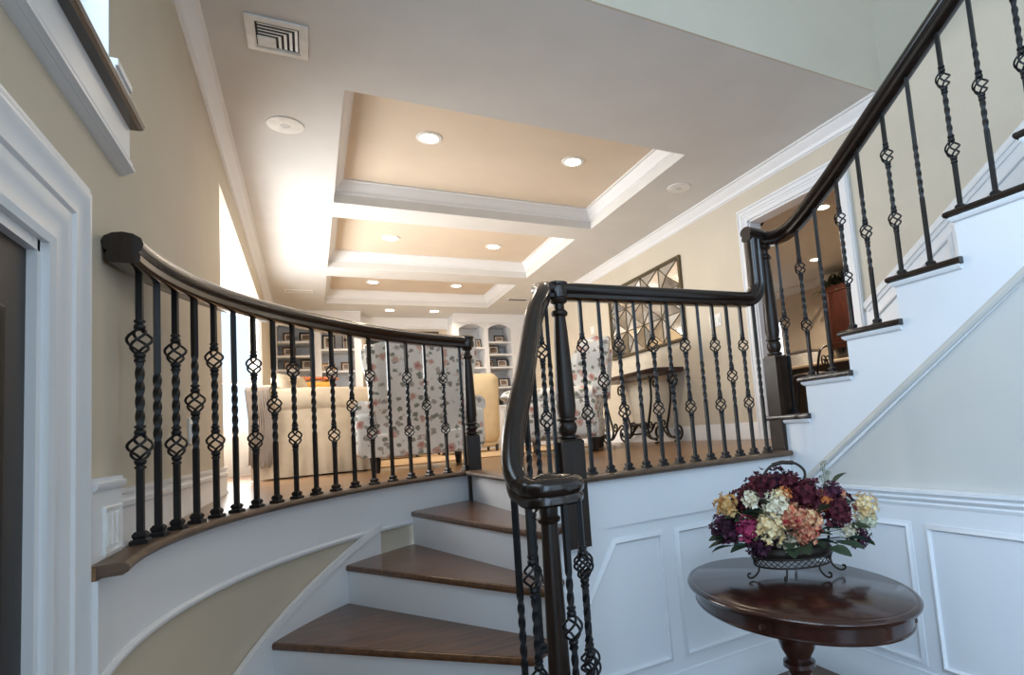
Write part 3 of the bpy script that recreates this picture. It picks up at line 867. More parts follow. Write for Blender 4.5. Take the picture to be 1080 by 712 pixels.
def hz2(y):
    a = sorted(hs, key=lambda p: -p.y)
    for p, q in zip(a, a[1:]):
        if p.y >= y >= q.y: return p.z + (q.z - p.z) * (p.y - y) / max(1e-6, p.y - q.y)
    return a[-1].z
seq = [('single', 2.358, 1)]
pats = ['double', 'plain', 'double', 'single']
i = 0
for k in range(2, NST + 1):
    for dy in (.055, .195):
        seq.append((pats[i % 4], sy(k) - dy + .02, k)); i += 1
for kd, y, k in seq:
    if y < -.05: continue
    baluster(sr, XB, y, sz(k), hz2(y) + .004, kd)

# ================================================================== FOYER TABLE
TC = (1.575, 1.66); TZ = -.42; TA, TB = .335, .485
tb = thing('pedestal_table', 'oval dark mahogany pedestal table in the corner under the stairs', 'table', (TC[0], TC[1], ZF))
def oval(prof, z): return MB().lathe([(r, zz) for r, zz in prof], (TC[0], TC[1], z), 64)
def oval_mb(ins_prof):
    """prof: (inset from the outline, z)"""
    mb = MB(); seg = 72; vs = []; fs = []
    for d, z in ins_prof:
        for k in range(seg):
            q = 2 * PI * k / seg
            vs.append((TC[0] + max(.001, TA - d) * math.cos(q), TC[1] + max(.001, TB - d) * math.sin(q), z))
    for i in range(len(ins_prof) - 1):
        for k in range(seg):
            fs.append((i * seg + k, i * seg + (k + 1) % seg, (i + 1) * seg + (k + 1) % seg, (i + 1) * seg + k))
    fs.append(tuple(range(seg))); fs.append(tuple((len(ins_prof) - 1) * seg + k for k in range(seg)))
    return mb.add(vs, fs)
build('table_top', oval_mb([(.03, TZ - .030), (.008, TZ - .028), (.002, TZ - .022), (0, TZ - .014), (.004, TZ - .007), (.014, TZ - .003), (.020, TZ - .004), (.026, TZ)]), M['table'], tb)
build('apron', oval_mb([(.055, TZ - .088), (.030, TZ - .086), (.028, TZ - .080), (.032, TZ - .076), (.032, TZ - .030)]), M['table'], tb)
for q, s in ((-58, 1), (200, 1)):
    a = math.radians(q); n = Vector((math.cos(a) / TA, math.sin(a) / TB, 0)).normalized(); t = Vector((-n.y, n.x, 0))
    c = Vector((TC[0] + (TA - .033) * math.cos(a), TC[1] + (TB - .033) * math.sin(a), 0))
    mb = MB().slab([c - t * .024 + Vector((0, 0, TZ - .080)), c + t * .024 + Vector((0, 0, TZ - .080)), c + t * .024 + Vector((0, 0, TZ - .036)), c - t * .024 + Vector((0, 0, TZ - .036))], n * .008)
    blk = build('apron_block', mb, M['table'], tb, smooth=0)
    build('rosette', MB().lathe([(.012, -.004), (.012, .004), (.006, .008)], (0, 0, 0), 12).__class__().add([c + n * (.008 + v.z) + t * v.x + Vector((0, 0, TZ - .058 + v.y)) for v in MB().lathe([(.013, -.003), (.013, .003), (.006, .007)], (0, 0, 0), 14).v], MB().lathe([(.013, -.003), (.013, .003), (.006, .007)], (0, 0, 0), 14).f), M['table'], blk)
pz = TZ - .088
build('pedestal', MB().lathe([(.060, pz), (.064, pz - .01), (.050, pz - .02), (.048, pz - .03), (.064, pz - .05), (.074, pz - .085), (.074, pz - .11), (.062, pz - .15), (.045, pz - .18), (.042, pz - .19), (.058, pz - .197), (.060, pz - .212), (.044, pz - .222), (.040, pz - .24), (.052, pz - .30), (.070, pz - .36), (.074, pz - .40), (.060, pz - .43), (.07, pz - .44), (.07, pz - .50), (.05, pz - .52)], (*TC, 0), 28), M['table'], tb, smooth=50)
for k in range(4):
    q = PI / 4 + k * PI / 2
    d = Vector((math.cos(q), math.sin(q), 0)); c = Vector((*TC, 0))
    pts = [c + d * r + Vector((0, 0, z)) for r, z in ((.04, pz - .47), (.10, pz - .475), (.16, pz - .52), (.21, pz - .575), (.26, ZF + .022), (.30, ZF + .018))]
    build('foot', MB().tube(smooth_path(pts, 4), [.034 - .016 * i / 20 for i in range(21)], 10), M['table'], tb, smooth=60)

# ---- basket of silk flowers
FB = Vector((1.665, 1.735, TZ))
fbk = thing('flower_basket', 'wire basket of burgundy, cream and coral silk flowers on the oval table', 'flower basket', FB)
mb = MB(); bd = .70
ax = Vector((.876, -.475, 0)); ay = Vector((.475, .876, 0))
def bp(q, r, z): return FB + ax * (r * math.cos(q)) + ay * (r * .72 * math.sin(q)) + Vector((0, 0, z))
for r, z in ((.158, .078), (.150, .046)): mb.tube([bp(2 * PI * k / 40, r, z) for k in range(40)], .004, 6, True)
for k in range(36):
    q0 = 2 * PI * k / 36
    mb.tube([bp(q0, .158, .078), bp(q0 + .26, .150, .046)], .0018, 4); mb.tube([bp(q0 + .26, .158, .078), bp(q0, .150, .046)], .0018, 4)
build('wire_band', mb, M['bronze'], fbk, smooth=60)
mb = MB(); vs = []; fsx = []
rows = [(.150, .080), (.160, .098), (.150, .115), (.02, .130)]
for r, z in [(.02, .078)] + rows:
    vs += [bp(2 * PI * k / 32, r, z) for k in range(32)]
for i in range(4):
    for k in range(32): fsx.append((i * 32 + k, i * 32 + (k + 1) % 32, (i + 1) * 32 + (k + 1) % 32, (i + 1) * 32 + k))
build('moss_liner', MB().add(vs, fsx), M['bronze'], fbk)
for q in (200, 250, 300, 345, 75):
    a = math.radians(q); o = bp(a, 1, 0) - FB; o.z = 0; o.normalize()
    pts = [bp(a, .150, .046), bp(a, .152, .030) + o * .002, bp(a, .158, .014) + o * .012, bp(a, .160, .008) + o * .028, bp(a, .160, .014) + o * .040, bp(a, .160, .024) + o * .040, bp(a, .160, .026) + o * .030]
    build('foot', MB().tube(smooth_path(pts, 4), .0042, 6), M['bronze'], fbk, smooth=60)
mb = MB()
H_ = lambda u, z: FB + ax * u + Vector((0, 0, z))
mb.tube(smooth_path([H_(-.150, .08), H_(-.155, .20), H_(-.13, .30), H_(-.085, .34), H_(-.062, .33), H_(-.064, .310), H_(-.078, .312)], 5), .0055, 7)
mb.tube(smooth_path([H_(.150, .08), H_(.160, .20), H_(.145, .27), H_(.11, .335), H_(.075, .345), H_(.052, .335), H_(.054, .315), H_(.068, .315)], 5), .0055, 7)
mb.tube(smooth_path([H_(-.058, .345), H_(-.075, .365), H_(-.075, .395), H_(-.045, .425), H_(0, .436), H_(.05, .430), H_(.085, .400), H_(.085, .368), H_(.062, .345)], 5), .0055, 7)
mb.tube([H_(-.04, .4285), H_(0, .437), H_(.045, .432)], .0085, 8)
build('handle', mb, M['bronze'], fbk, smooth=60)
HEADS = [('goldp', 1.44, 1.834, -.132, .041), ('plum', 1.437, 1.838, -.216, .055), ('burg', 1.538, 1.726, -.057, .051), ('whitep', 1.492, 1.736, -.106, .030), ('magenta', 1.479, 1.754, -.223, .046),
         ('whitep', 1.55, 1.669, -.133, .043), ('creamp', 1.529, 1.694, -.217, .056), ('redp', 1.602, 1.636, -.190, .046), ('peach', 1.660, 1.620, -.185, .046), ('redp', 1.650, 1.622, -.243, .044), ('peach', 1.587, 1.642, -.157, .030),
         ('burg', 1.659, 1.618, -.102, .060), ('burg', 1.765, 1.577, -.169, .060), ('orange', 1.59, 1.655, -.095, .022), ('orange', 1.724, 1.589, -.129, .026), ('redp', 1.798, 1.58, -.121, .022), ('creamp', 1.917, 1.572, -.178, .046),
         ('pale', 1.925, 1.576, -.232, .036), ('whitep', 1.826, 1.584, -.261, .032), ('whitep', 1.607, 1.682, -.298, .036), ('plum', 1.516, 1.746, -.278, .049), ('plum', 1.768, 1.588, -.106, .038), ('creamp', 1.571, 1.666, -.097, .026),
         ('plum', 1.895, 1.597, -.290, .041), ('burg', 1.626, 1.664, -.055, .036), ('plum', 1.74, 1.86, -.15, .06), ('burg', 1.60, 1.90, -.14, .06), ('creamp', 1.66, 1.92, -.20, .055), ('goldp', 1.83, 1.80, -.20, .055), ('burg', 1.47, 1.88, -.24, .05), ('plum', 1.68, 1.77, -.07, .055)]
def flower_head(c, r, n):
    mb = MB()
    for i in range(n):
        z = 1 - 2 * (i + .5) / n; q = i * 2.39996 + rnd.uniform(-.3, .3)
        d = Vector((math.sqrt(max(0, 1 - z * z)) * math.cos(q), math.sqrt(max(0, 1 - z * z)) * math.sin(q), z))
        rr = r * rnd.choice((.7, .85, 1.0, 1.12, 1.25)); p = c + d * rr
        d = (d + Vector((rnd.uniform(-.5, .5), rnd.uniform(-.5, .5), rnd.uniform(-.3, .6)))).normalized()
        u = d.orthogonal().normalized(); w = d.cross(u); ph = rnd.uniform(0, PI)
        s = (r * .30 if r > .03 else r * .45) * rnd.uniform(.75, 1.25)
        for k in range(4):
            a = ph + k * PI / 2
            e = u * math.cos(a) + w * math.sin(a); f = -u * math.sin(a) + w * math.cos(a)
            mb.add([p - d * s * .25, p + e * s * .55 + f * s * .48 + d * s * .14, p + e * s * 1.1 + d * s * rnd.uniform(.1, .5), p + e * s * .55 - f * s * .48 + d * s * .14], [(0, 1, 2), (0, 2, 3)])
    return mb
for nm, x, y, z, r in HEADS:
    mb = flower_head(Vector((x, y, z)), r * .95, 70 if r > .035 else 36)
    core = MB().lathe([(.001, -r * .7), (r * .5, -r * .5), (r * .7, 0), (r * .5, r * .5), (.001, r * .7)], (x, y, z), 10)
    mb.add(core.v, core.f)
    stem = (FB + Vector((0, 0, .10))) - Vector((x, y, z))
    mb.tube([Vector((x, y, z)), Vector((x, y, z)) + stem * .5 + Vector((0, 0, .01)), FB + Vector((0, 0, .10)) + Vector((rnd.uniform(-.04, .04), rnd.uniform(-.04, .04), 0))], .002, 4)
    build('flower_head', mb, M[nm], fbk, smooth=0)
def leaf_mb(base, tip, wdt):
    base = Vector(base); tip = Vector(tip); t = tip - base; L = t.length; t.normalize()
    s = t.cross(Vector((rnd.uniform(-.4, .4), rnd.uniform(-.4, .4), 1))).normalized(); n = s.cross(t)
    vs = []; fs = []
    for i in range(7):
        q = i / 6; w = wdt * math.sin(PI * (q * .93 + .04)) ** .8
        c = base + t * L * q + n * (-.25 * L * (q - .4) ** 2)
        vs += [c - s * w + n * w * .35, c, c + s * w + n * w * .35]
    for i in range(6):
        a = 3 * i; fs += [(a, a + 1, a + 4, a + 3), (a + 1, a + 2, a + 5, a + 4)]
    return MB().add(vs, fs)
LV = [(1.46, 1.728, -.154), (1.444, 1.754, -.178), (1.704, 1.587, -.245), (1.737, 1.595, -.283), (1.644, 1.63, -.283), (2.00, 1.64, -.335), (1.681, 1.607, -.285), (1.458, 1.903, -.282), (1.505, 1.688, -.108), (1.69, 1.642, -.315), (1.943, 1.635, -.325), (1.732, 1.574, -.227), (1.478, 1.705, -.147), (1.595, 1.705, -.325), (1.835, 1.593, -.31), (1.652, 1.664, -.320), (1.45, 1.80, -.29), (1.86, 1.62, -.05), (1.55, 1.62, -.27)]
for k in range(46):
    q = rnd.uniform(0, 2 * PI); el = rnd.uniform(-.15, 1.0)
    LV.append(tuple(FB + ax * (.30 * math.cos(q) * math.cos(el)) + ay * (.20 * math.sin(q) * math.cos(el)) + Vector((0, 0, .14 + .24 * math.sin(el) * rnd.uniform(.6, 1)))))
for i, p in enumerate(LV):
    p = Vector(p); inn = FB + Vector((0, 0, .13)); d = (inn - p).normalized()
    mb = leaf_mb(p + d * .055, p - d * .03 + Vector((0, 0, -.012)), .026)
    mb.tube([p + d * .055, p + d * .55 * (inn - p).length, inn], .002, 4)
    build('leaf', mb, M['leafteal' if i % 5 == 4 else ('burg' if i in (10, 14) else 'leaf')], fbk, smooth=60)
mb = MB()
for k in range(7):
    b = Vector((1.80, 1.66, -.14)); e = Vector((1.845 + rnd.uniform(-.03, .035), 1.70 + rnd.uniform(-.02, .02), -.03 + rnd.uniform(-.03, .03)))
    mb.tube([b, (b + e) / 2 + Vector((.01, 0, .01)), e], .0012, 4)
    h_ = flower_head(e, .008, 8); mb.add(h_.v, h_.f)
build('dried_sprig', mb, M['greygreen'], fbk, smooth=0)

# ================================================================== LIVING ROOM FURNITURE
rug = tag(build('area_rug', MB().soft(.02, 2.75, 5.75, 8.9, .001, .012, .004, 1), M['rug']), 'large tan area rug under the living room seating', 'rug')

def wing_chair(label, loc, rz, group=None):
    """high wing chair, faces local +y"""
    t = thing('wing_chair', label, 'armchair', loc, rz, group)
    mb = MB(); W = .43
    # raked back with a rounded, flaring top
    vs = []; fs = []; rows = 14; colsn = 12
    def bp_(s, q, front):
        z = .12 + (1.08 - .12) * q
        w = .34 + .10 * min(1, max(0, (q - .25) / .6)) ** 1.2
        x = s * w; y = -.30 - .16 * q + (.0 if not front else .14)
        zt = z - .085 * (.6 * s * s + .4 * s ** 6) * q ** 5
        y += (.05 * s * s if not front else .10 * s * s) * (1 if q > .2 else q / .2)
        return (x, y, zt)
    for fr in (0, 1):
        for j in range(rows + 1):
            for i in range(colsn + 1): vs.append(bp_(2 * i / colsn - 1, j / rows, fr))
    m = (rows + 1) * (colsn + 1)
    for j in range(rows):
        for i in range(colsn):
            a = j * (colsn + 1) + i; q = (a, a + 1, a + colsn + 2, a + colsn + 1)
            fs.append(q); fs.append(tuple(m + x for x in q[::-1]))
    for j in range(rows):
        for i in (0, colsn):
            a = j * (colsn + 1) + i; b = a + colsn + 1; fs.append((a, b, m + b, m + a))
    for i in range(colsn):
        a = rows * (colsn + 1) + i; fs.append((a, a + 1, m + a + 1, m + a)); fs.append((i, i + 1, m + i + 1, m + i))
    build('backrest', MB().add(vs, fs), M['floral'], t, world=False, smooth=60)
    for s in (-1, 1):
        wg = MB()
        out = [(-.40, .50), (-.10, .52), (-.08, .66), (-.14, .86), (-.22, 1.00), (-.34, 1.05), (-.46, 1.02)]
        wg.slab([(s * .385 + s * .06 * (z - .5), y, z) for y, z in out], (-s * .07, 0, 0))
        build('wing', wg, M['floral'], t, world=False, smooth=30)
        am = MB().soft(s * .44 - .075, s * .44 + .075 - .02 * s, -.32, .36, .14, .50, .05, 3)
        pts = [(s * .44, -.30, .52), (s * .44, .0, .53), (s * .445, .34, .53), (s * .45, .385, .52)]
        am.tube(smooth_path(pts, 4), [.075] * 10 + [.075, .07, .03], 14)
        build('armrest', am, M['floral'], t, world=False, smooth=60)
    build('seat', MB().soft(-.37, .37, -.32, .36, .14, .32, .03, 2).soft(-.36, .36, -.28, .41, .30, .46, .06, 4, None, .02), M['floral'], t, world=False, smooth=60)
    sk_ = MB()
    for k in range(4):
        pass
    sk_.sweep([(-.47, -.33, .30), (.47, -.33, .30), (.47, .39, .30), (-.47, .39, .30)], [(0, 0), (.012, 0), (.022, -.17), (.010, -.17)], (0, 0, 1), True)
    o = MB()
    build('skirt', sk_, M['floral'], t, world=False, smooth=30)
    for sx in (-1, 1):
        for sy_ in (-.28, .33):
            build('leg', MB().lathe([(.022, 0), (.026, .01), (.034, .12), (.036, .16)], (sx * .36, sy_, 0), 4), M['espresso'], t, world=False, smooth=0)
    return t
wing_chair('floral wing chair seen squarely from behind through the left railing', (.81, 5.02, .0), -.06).scale = (.98, .95, .945)
w_ = wing_chair('floral wing chair turned to the left beside the console table', (2.2, 5.2, .0), math.radians(60)); w_.scale = (1.12, 1.12, 1.0)

def slip_chair(label, loc, rz, mat, name='armchair', arms=True, hb=.86):
    t = thing(name, label, 'armchair', loc, rz)
    Mx = Matrix.Translation((0, -.36, .40)) @ Matrix.Rotation(math.radians(8), 4, 'X')
    build('backrest', MB().soft(-.38, .38, -.09, .09, -.28, hb - .40, .08, 4, Mx, .03), mat, t, world=False, smooth=60)
    build('seat', MB().soft(-.36, .36, -.36, .38, .06, .30, .04, 3).soft(-.35, .35, -.30, .42, .28, .45, .07, 4, None, .025), mat, t, world=False, smooth=60)
    if arms:
        for s in (-1, 1):
            am = MB().soft(s * .42 - .085, s * .42 + .085, -.40, .38, .05, .56, .06, 3)
            am.tube(smooth_path([(s * .43, -.38, .56), (s * .43, 0, .575), (s * .43, .36, .565), (s * .43, .40, .55)], 4), [.10] * 10 + [.098, .09, .04], 14)
            build('armrest', am, mat, t, world=False, smooth=60)
    for sx in (-1, 1):
        for sy_ in (-.34, .34):
            build('leg', MB().lathe([(.016, 0), (.026, .09)], (sx * .34, sy_, 0), 4), M['espresso'], t, world=False, smooth=0)
    return t
slip_chair('butter yellow armchair between the cream sofa and the floral wing chair', (.95, 8.35, .012), math.radians(178), M['butter']).scale = (.9, .9, .95)
slip_chair('armless butter yellow slipper chair seen beyond the left newel post', (1.87, 7.85, .012), math.radians(-6), M['butter'], 'slipper_chair', False, 1.02)

# ---- sofa along the bay
sf = thing('sofa', 'cream slipcovered sofa with its rolled arm toward the stairs', 'sofa', (.05, 6.5, .012))
def wr(mb):  # world coordinates are used for the sofa
    return mb
build('base', wr(MB().soft(-.36, .50, 5.62, 7.45, .03, .32, .03, 2)), M['cream'], sf)
build('backrest', wr(MB().soft(-.42, -.18, 5.60, 7.46, .05, .80, .09, 4)), M['cream'], sf)
for y in (5.58, 7.50):
    am = MB().soft(-.41, .52, y - .09, y + .09, .02, .62, .05, 3)
    am.tube(smooth_path([(-.38, y, .63), (0, y - .005, .645), (.48, y, .63), (.52, y, .615)], 4), [.115] * 10 + [.112, .10, .05], 16)
    build('armrest', am, M['cream'], sf, smooth=60)
for y0, y1 in ((5.69, 6.52), (6.53, 7.38)):
    build('seat_cushion', MB().soft(-.18, .54, y0, y1, .30, .47, .06, 4, None, .02), M['cream'], sf, smooth=60)
mb = MB()
pl_ = [(-.43, 5.475, .015), (.53, 5.475, .015)]
nf = 46; vs = []; fs = []
for i in range(nf + 1):
    x = -.42 + .95 * i / nf
    for z, a in ((.36, 0), (.22, .004), (.10, .010), (.014, .014)):
        vs.append((x, 5.478 - a + .006 * math.sin(i * 1.4) * (a / .014), z))
for i in range(nf):
    for k in range(3): fs.append((4 * i + k, 4 * i + k + 1, 4 * i + 5 + k, 4 * i + 4 + k))
build('skirt', MB().add(vs, fs), M['cream'], sf)
th = MB(); vs = []; fs = []; n = 22
prof_t = [(5.455, .12), (5.452, .30), (5.45, .50), (5.452, .64), (5.475, .735), (5.56, .775), (5.64, .765), (5.70, .72), (5.705, .60), (5.703, .52)]
for i in range(n + 1):
    x = -.44 + .17 * i / n
    for j, (y, z) in enumerate(prof_t):
        wv = .010 * math.sin(i * 1.5 + j * .4)
        vs.append((x + .012 * math.sin(j * 1.1), y - abs(wv) - .004, z + (.02 * math.sin(i * .9) if j == 0 else 0)))
m = len(prof_t)
for i in range(n):
    for j in range(m - 1): fs.append((i * m + j, i * m + j + 1, (i + 1) * m + j + 1, (i + 1) * m + j))
t_ = tag(build('throw_blanket', MB().add(vs, fs), M['throw'], smooth=60), 'taupe throw draped over the left end of the sofa arm', 'throw blanket')
p1 = tag(build('throw_pillow', MB().pillow(.46, .46, .18, Matrix.Translation((-.12, 6.05, .72)) @ Matrix.Rotation(math.radians(62), 4, 'Z') @ Matrix.Rotation(math.radians(-16), 4, 'X')), M['cream'], smooth=70),
         'cream throw pillow leaning on the sofa back nearest the window', 'pillow', 'sofa pillows')
gp = thing('throw_pillow', 'gold throw pillow with rust fringe on the sofa', 'pillow', (.02, 6.35, .66), 0, 'sofa pillows')
MM = Matrix.Translation((.03, 6.35, .70)) @ Matrix.Rotation(math.radians(12), 4, 'Z') @ Matrix.Rotation(math.radians(-14), 4, 'X')
build('cover', MB().pillow(.46, .44, .17, MM), M['gold'], gp, smooth=70)
mb = MB()
for i in range(40):
    a = -.23 + .46 * i / 39
    for b in (.215,):
        pts = [MM @ Vector((a, 0, b - .005)), MM @ Vector((a + .004 * math.sin(i * 2), -.03, b + .02)), MM @ Vector((a + .008 * math.sin(i * 3.1), -.065, b - .01 - .02 * abs(math.sin(i * .5))))]
        mb.tube(pts, .007, 5)
build('fringe', mb, M['rust'], gp)

# ---- console table with wrought-iron scrolls
cn = thing('console_table', 'wood topped console table with black scrolled iron base under the mirror', 'console table', (3.2, 5.5, 0))
mb = MB().box(3.03, 3.40, 4.80, 6.22, .715, .765)
build('top', MB().soft(3.02, 3.40, 4.80, 6.22, .718, .765, .01, 2), M['cherry'], cn)
def spiral(c, r0, turns, start, u, v, n=26, sgn=1):
    return [Vector(c) + Vector(u) * (r0 * (1 - .78 * i / n) * math.cos(start + sgn * turns * 2 * PI * i / n)) + Vector(v) * (r0 * (1 - .78 * i / n) * math.sin(start + sgn * turns * 2 * PI * i / n)) for i in range(n + 1)]
UY, UZ = (0, 1, 0), (0, 0, 1)
for ye, dr in ((4.98, 1), (6.04, -1)):
    for x in (3.10, 3.34):
        mb = MB()
        pts = [(x, ye + dr * .03, .70), (x, ye + dr * .02, .60), (x, ye + dr * .03, .45), (x, ye + dr * .09, .28), (x, ye + dr * .14, .16), (x, ye + dr * .10, .07), (x, ye - dr * .02, .035)]
        mb.tube(smooth_path(pts, 5), .013, 7)
        mb.tube(spiral((x, ye - dr * .06, .62), .075, 1.3, 0, (0, dr, 0), UZ), .011, 6)
        mb.tube(spiral((x, ye - dr * .06, .105), .085, 1.35, -PI / 2, (0, -dr, 0), UZ), .013, 6)
        mb.tube(spiral((x, ye + dr * .20, .20), .06, 1.2, PI, (0, dr, 0), UZ), .010, 6)
        mb.lathe([(.03, 0), (.03, .012), (.016, .02)], (x, ye - dr * .02, 0), 10)
        build('leg', mb, M['iron'], cn, smooth=60)
mb = MB()
for x in (3.10, 3.34):
    pts = [(x, 4.96, .05), (x, 5.10, .06), (x, 5.22, .15), (x, 5.34, .21), (x, 5.42, .14), (x, 5.51, .10), (x, 5.60, .14), (x, 5.68, .21), (x, 5.80, .15), (x, 5.92, .06), (x, 6.06, .05)]
    mb.tube(smooth_path(pts, 5), .012, 7)
    mb.tube(spiral((x, 5.45, .20), .05, 1.2, PI, UY, UZ), .009, 6); mb.tube(spiral((x, 5.57, .20), .05, 1.2, 0, UY, UZ, sgn=-1), .009, 6)
mb.tube([(3.10, 5.51, .10), (3.34, 5.51, .10)], .01, 6)
build('stretcher', mb, M['iron'], cn, smooth=60)

# ---- mosaic mirror on the right wall
mr = thing('mosaic_mirror', 'large faceted mirror with bronze strips on the right wall', 'mirror', (XR - .01, 5.5, 1.47))
my0, my1, mz0, mz1 = 4.71, 6.32, 1.03, 1.92
nx_, nz_ = 4, 3
bars_ = MB()
for i in range(nx_):
    for j in range(nz_):
        y0 = my0 + .03 + (my1 - my0 - .06) * i / nx_; y1 = my0 + .03 + (my1 - my0 - .06) * (i + 1) / nx_
        z0 = mz0 + .03 + (mz1 - mz0 - .06) * j / nz_; z1 = mz0 + .03 + (mz1 - mz0 - .06) * (j + 1) / nz_
        cy_, cz_ = (y0 + y1) / 2, (z0 + z1) / 2
        xb, xa = XR - .018, XR - .05
        P4 = [(xb, y0, z0), (xb, y1, z0), (xb, y1, z1), (xb, y0, z1)]
        q = MB().add(P4 + [(xa, cy_, cz_)] + [(XR - .003, y, z) for _, y, z in P4], [(0, 1, 4), (1, 2, 4), (2, 3, 4), (3, 0, 4), (0, 5, 6, 1), (1, 6, 7, 2), (2, 7, 8, 3), (3, 8, 5, 0), (5, 8, 7, 6)])
        build('mirror_panel', q, M['mirror'], mr, smooth=0)
        for p in P4: bars_.tube([Vector(p) + Vector((-.003, 0, 0)), Vector((xa - .003, cy_, cz_))], .005, 5)
        bars_.tube([Vector(P4[k]) + Vector((-.003, 0, 0)) for k in range(4)], .006, 5, True)
build('bronze_strips', bars_, M['came'], mr, smooth=60)
build('frame', MB().sweep([(XR, my0, mz0), (XR, my1, mz0), (XR, my1, mz1), (XR, my0, mz1)], [(.0, 0), (0, .03), (-.012, .038), (-.03, .032), (-.03, 0)], (-1, 0, 0), True), M['came'], mr)

# ---- bookcases and fireplace centre
FYB = 9.5
def bookcase(name, label, x0, x1, bays, shelves, arch=True):
    t = thing(name, label, 'bookcase', ((x0 + x1) / 2, FYB, 0))
    fr = MB()
    cab = .72
    fr.box(x0, x1, YB - .03, YB, 0, ZC - .16)
    fr.box(x0, x1, FYB + .0, YB - .03, 2.125, ZC - .0)
    for b in [x0] + [b for bb in bays for b in bb] + [x1]: pass
    ed = [x0] + [q for b in bays for q in b] + [x1]
    for i in range(0, len(ed), 2): fr.box(ed[i], ed[i + 1], FYB, YB - .03, 0, 2.125)
    # arched heads
    for a, b in bays:
        pts = [(a, FYB, 2.13), (b, FYB, 2.13)] + [(b - (b - a) * i / 14, FYB, 2.035 + .085 * math.sin(PI * i / 14) ** .8) for i in range(15)]
        fr.slab(pts, (0, .03, 0))
    build('carcass', fr, M['white'], t, smooth=0)
    cp = MB().sweep([(x0, FYB, ZC), (x1, FYB, ZC)], [(u, v * 1.3) for u, v in CROWN], (0, 0, -1))
    build('crown', cp, M['white'], t)
    build('counter', MB().box(x0, x1, FYB - .03, FYB + .02, cab - .03, cab), M['white'], t, smooth=0)
    for (a, b), zz in zip(bays, shelves):
        for z in zz: build('shelf', MB().box(a, b, FYB + .015, YB - .03, z - .028, z), M['white'], t, smooth=0)
        mid = (a + b) / 2
        for c0, c1 in ((a, mid - .004), (mid + .004, b)):
            dr = MB().box(c0 + .004, c1 - .004, FYB - .018, FYB + .004, .10, cab - .05)
            dr.sweep([(c0 + .05, FYB - .018, .15), (c1 - .05, FYB - .018, .15), (c1 - .05, FYB - .018, cab - .10), (c0 + .05, FYB - .018, cab - .10)], flatprof(.022, .008), (0, -1, 0), True)
            d_ = build('cabinet_door', dr, M['white'], t, smooth=0)
            kx = c1 - .025 if c1 < mid + .002 else c0 + .025
            build('knob', MB().tube([(kx, FYB - .018, .42), (kx, FYB - .03, .42), (kx, FYB - .04, .42)], [.006, .012, .008], 8), M['steel'], d_)
        build('cabinet_box', MB().box(a, b, FYB + .004, YB - .03, 0, cab), M['white'], t, smooth=0)
    return t
bookcase('built_in_bookcase', 'white built-in bookcase left of the fireplace behind the sofa', XL + .005, .74, ((-.383, .10), (.187, .638)), ((1.829, 1.616, 1.413, 1.072), (1.712, 1.38, 1.077)))
bookcase('built_in_bookcase', 'white arched built-in bookcase right of the fireplace', 2.14, XR - .005, ((2.231, 2.662), (2.727, 3.129)), ((1.724, 1.385, 1.05), (1.821, 1.606, 1.384, 1.039)))
cb = MB()
struct('trim_16', MB().sweep([(.74, YB - .06, ZC), (2.14, YB - .06, ZC)], [(u, v * 1.3) for u, v in CROWN], (0, 0, -1)).box(.74, 2.14, YB - .06, YB, ZC - .17, ZC), M['white'], 'white crown moulding above the television', 'crown moulding')
tv = thing('television', 'wide black television on the back wall behind the floral wing chair', 'television', (1.4, YB - .03, 1.75))
build('bezel', MB().sweep([(.86, YB - .035, 1.40), (1.98, YB - .035, 1.40), (1.98, YB - .035, 2.05), (.86, YB - .035, 2.05)], flatprof(.03, .012), (0, -1, 0), True).box(.86, 1.98, YB - .035, YB - .001, 1.40, 2.05), M['frame'], tv, smooth=0)
build('screen', MB().box(.875, 1.965, YB - .040, YB - .036, 1.415, 2.035), M['black'], tv, smooth=0)
fp = thing('fireplace_mantel', 'white fireplace mantel below the television', 'fireplace', (1.44, YB - .1, 0))
build('mantel_shelf', MB().box(.80, 2.08, YB - .26, YB - .001, 1.34, 1.398), M['white'], fp, smooth=0)
for x in (.86, 1.80): build('pilaster', MB().box(x, x + .2, YB - .18, YB - .001, 0, 1.34), M['white'], fp, smooth=0)
build('frieze', MB().box(1.06, 1.80, YB - .17, YB - .001, .92, 1.34), M['white'], fp, smooth=0)
build('firebox', MB().box(1.06, 1.80, YB - .06, YB - .001, 0, .92), M['black'], fp, smooth=0)

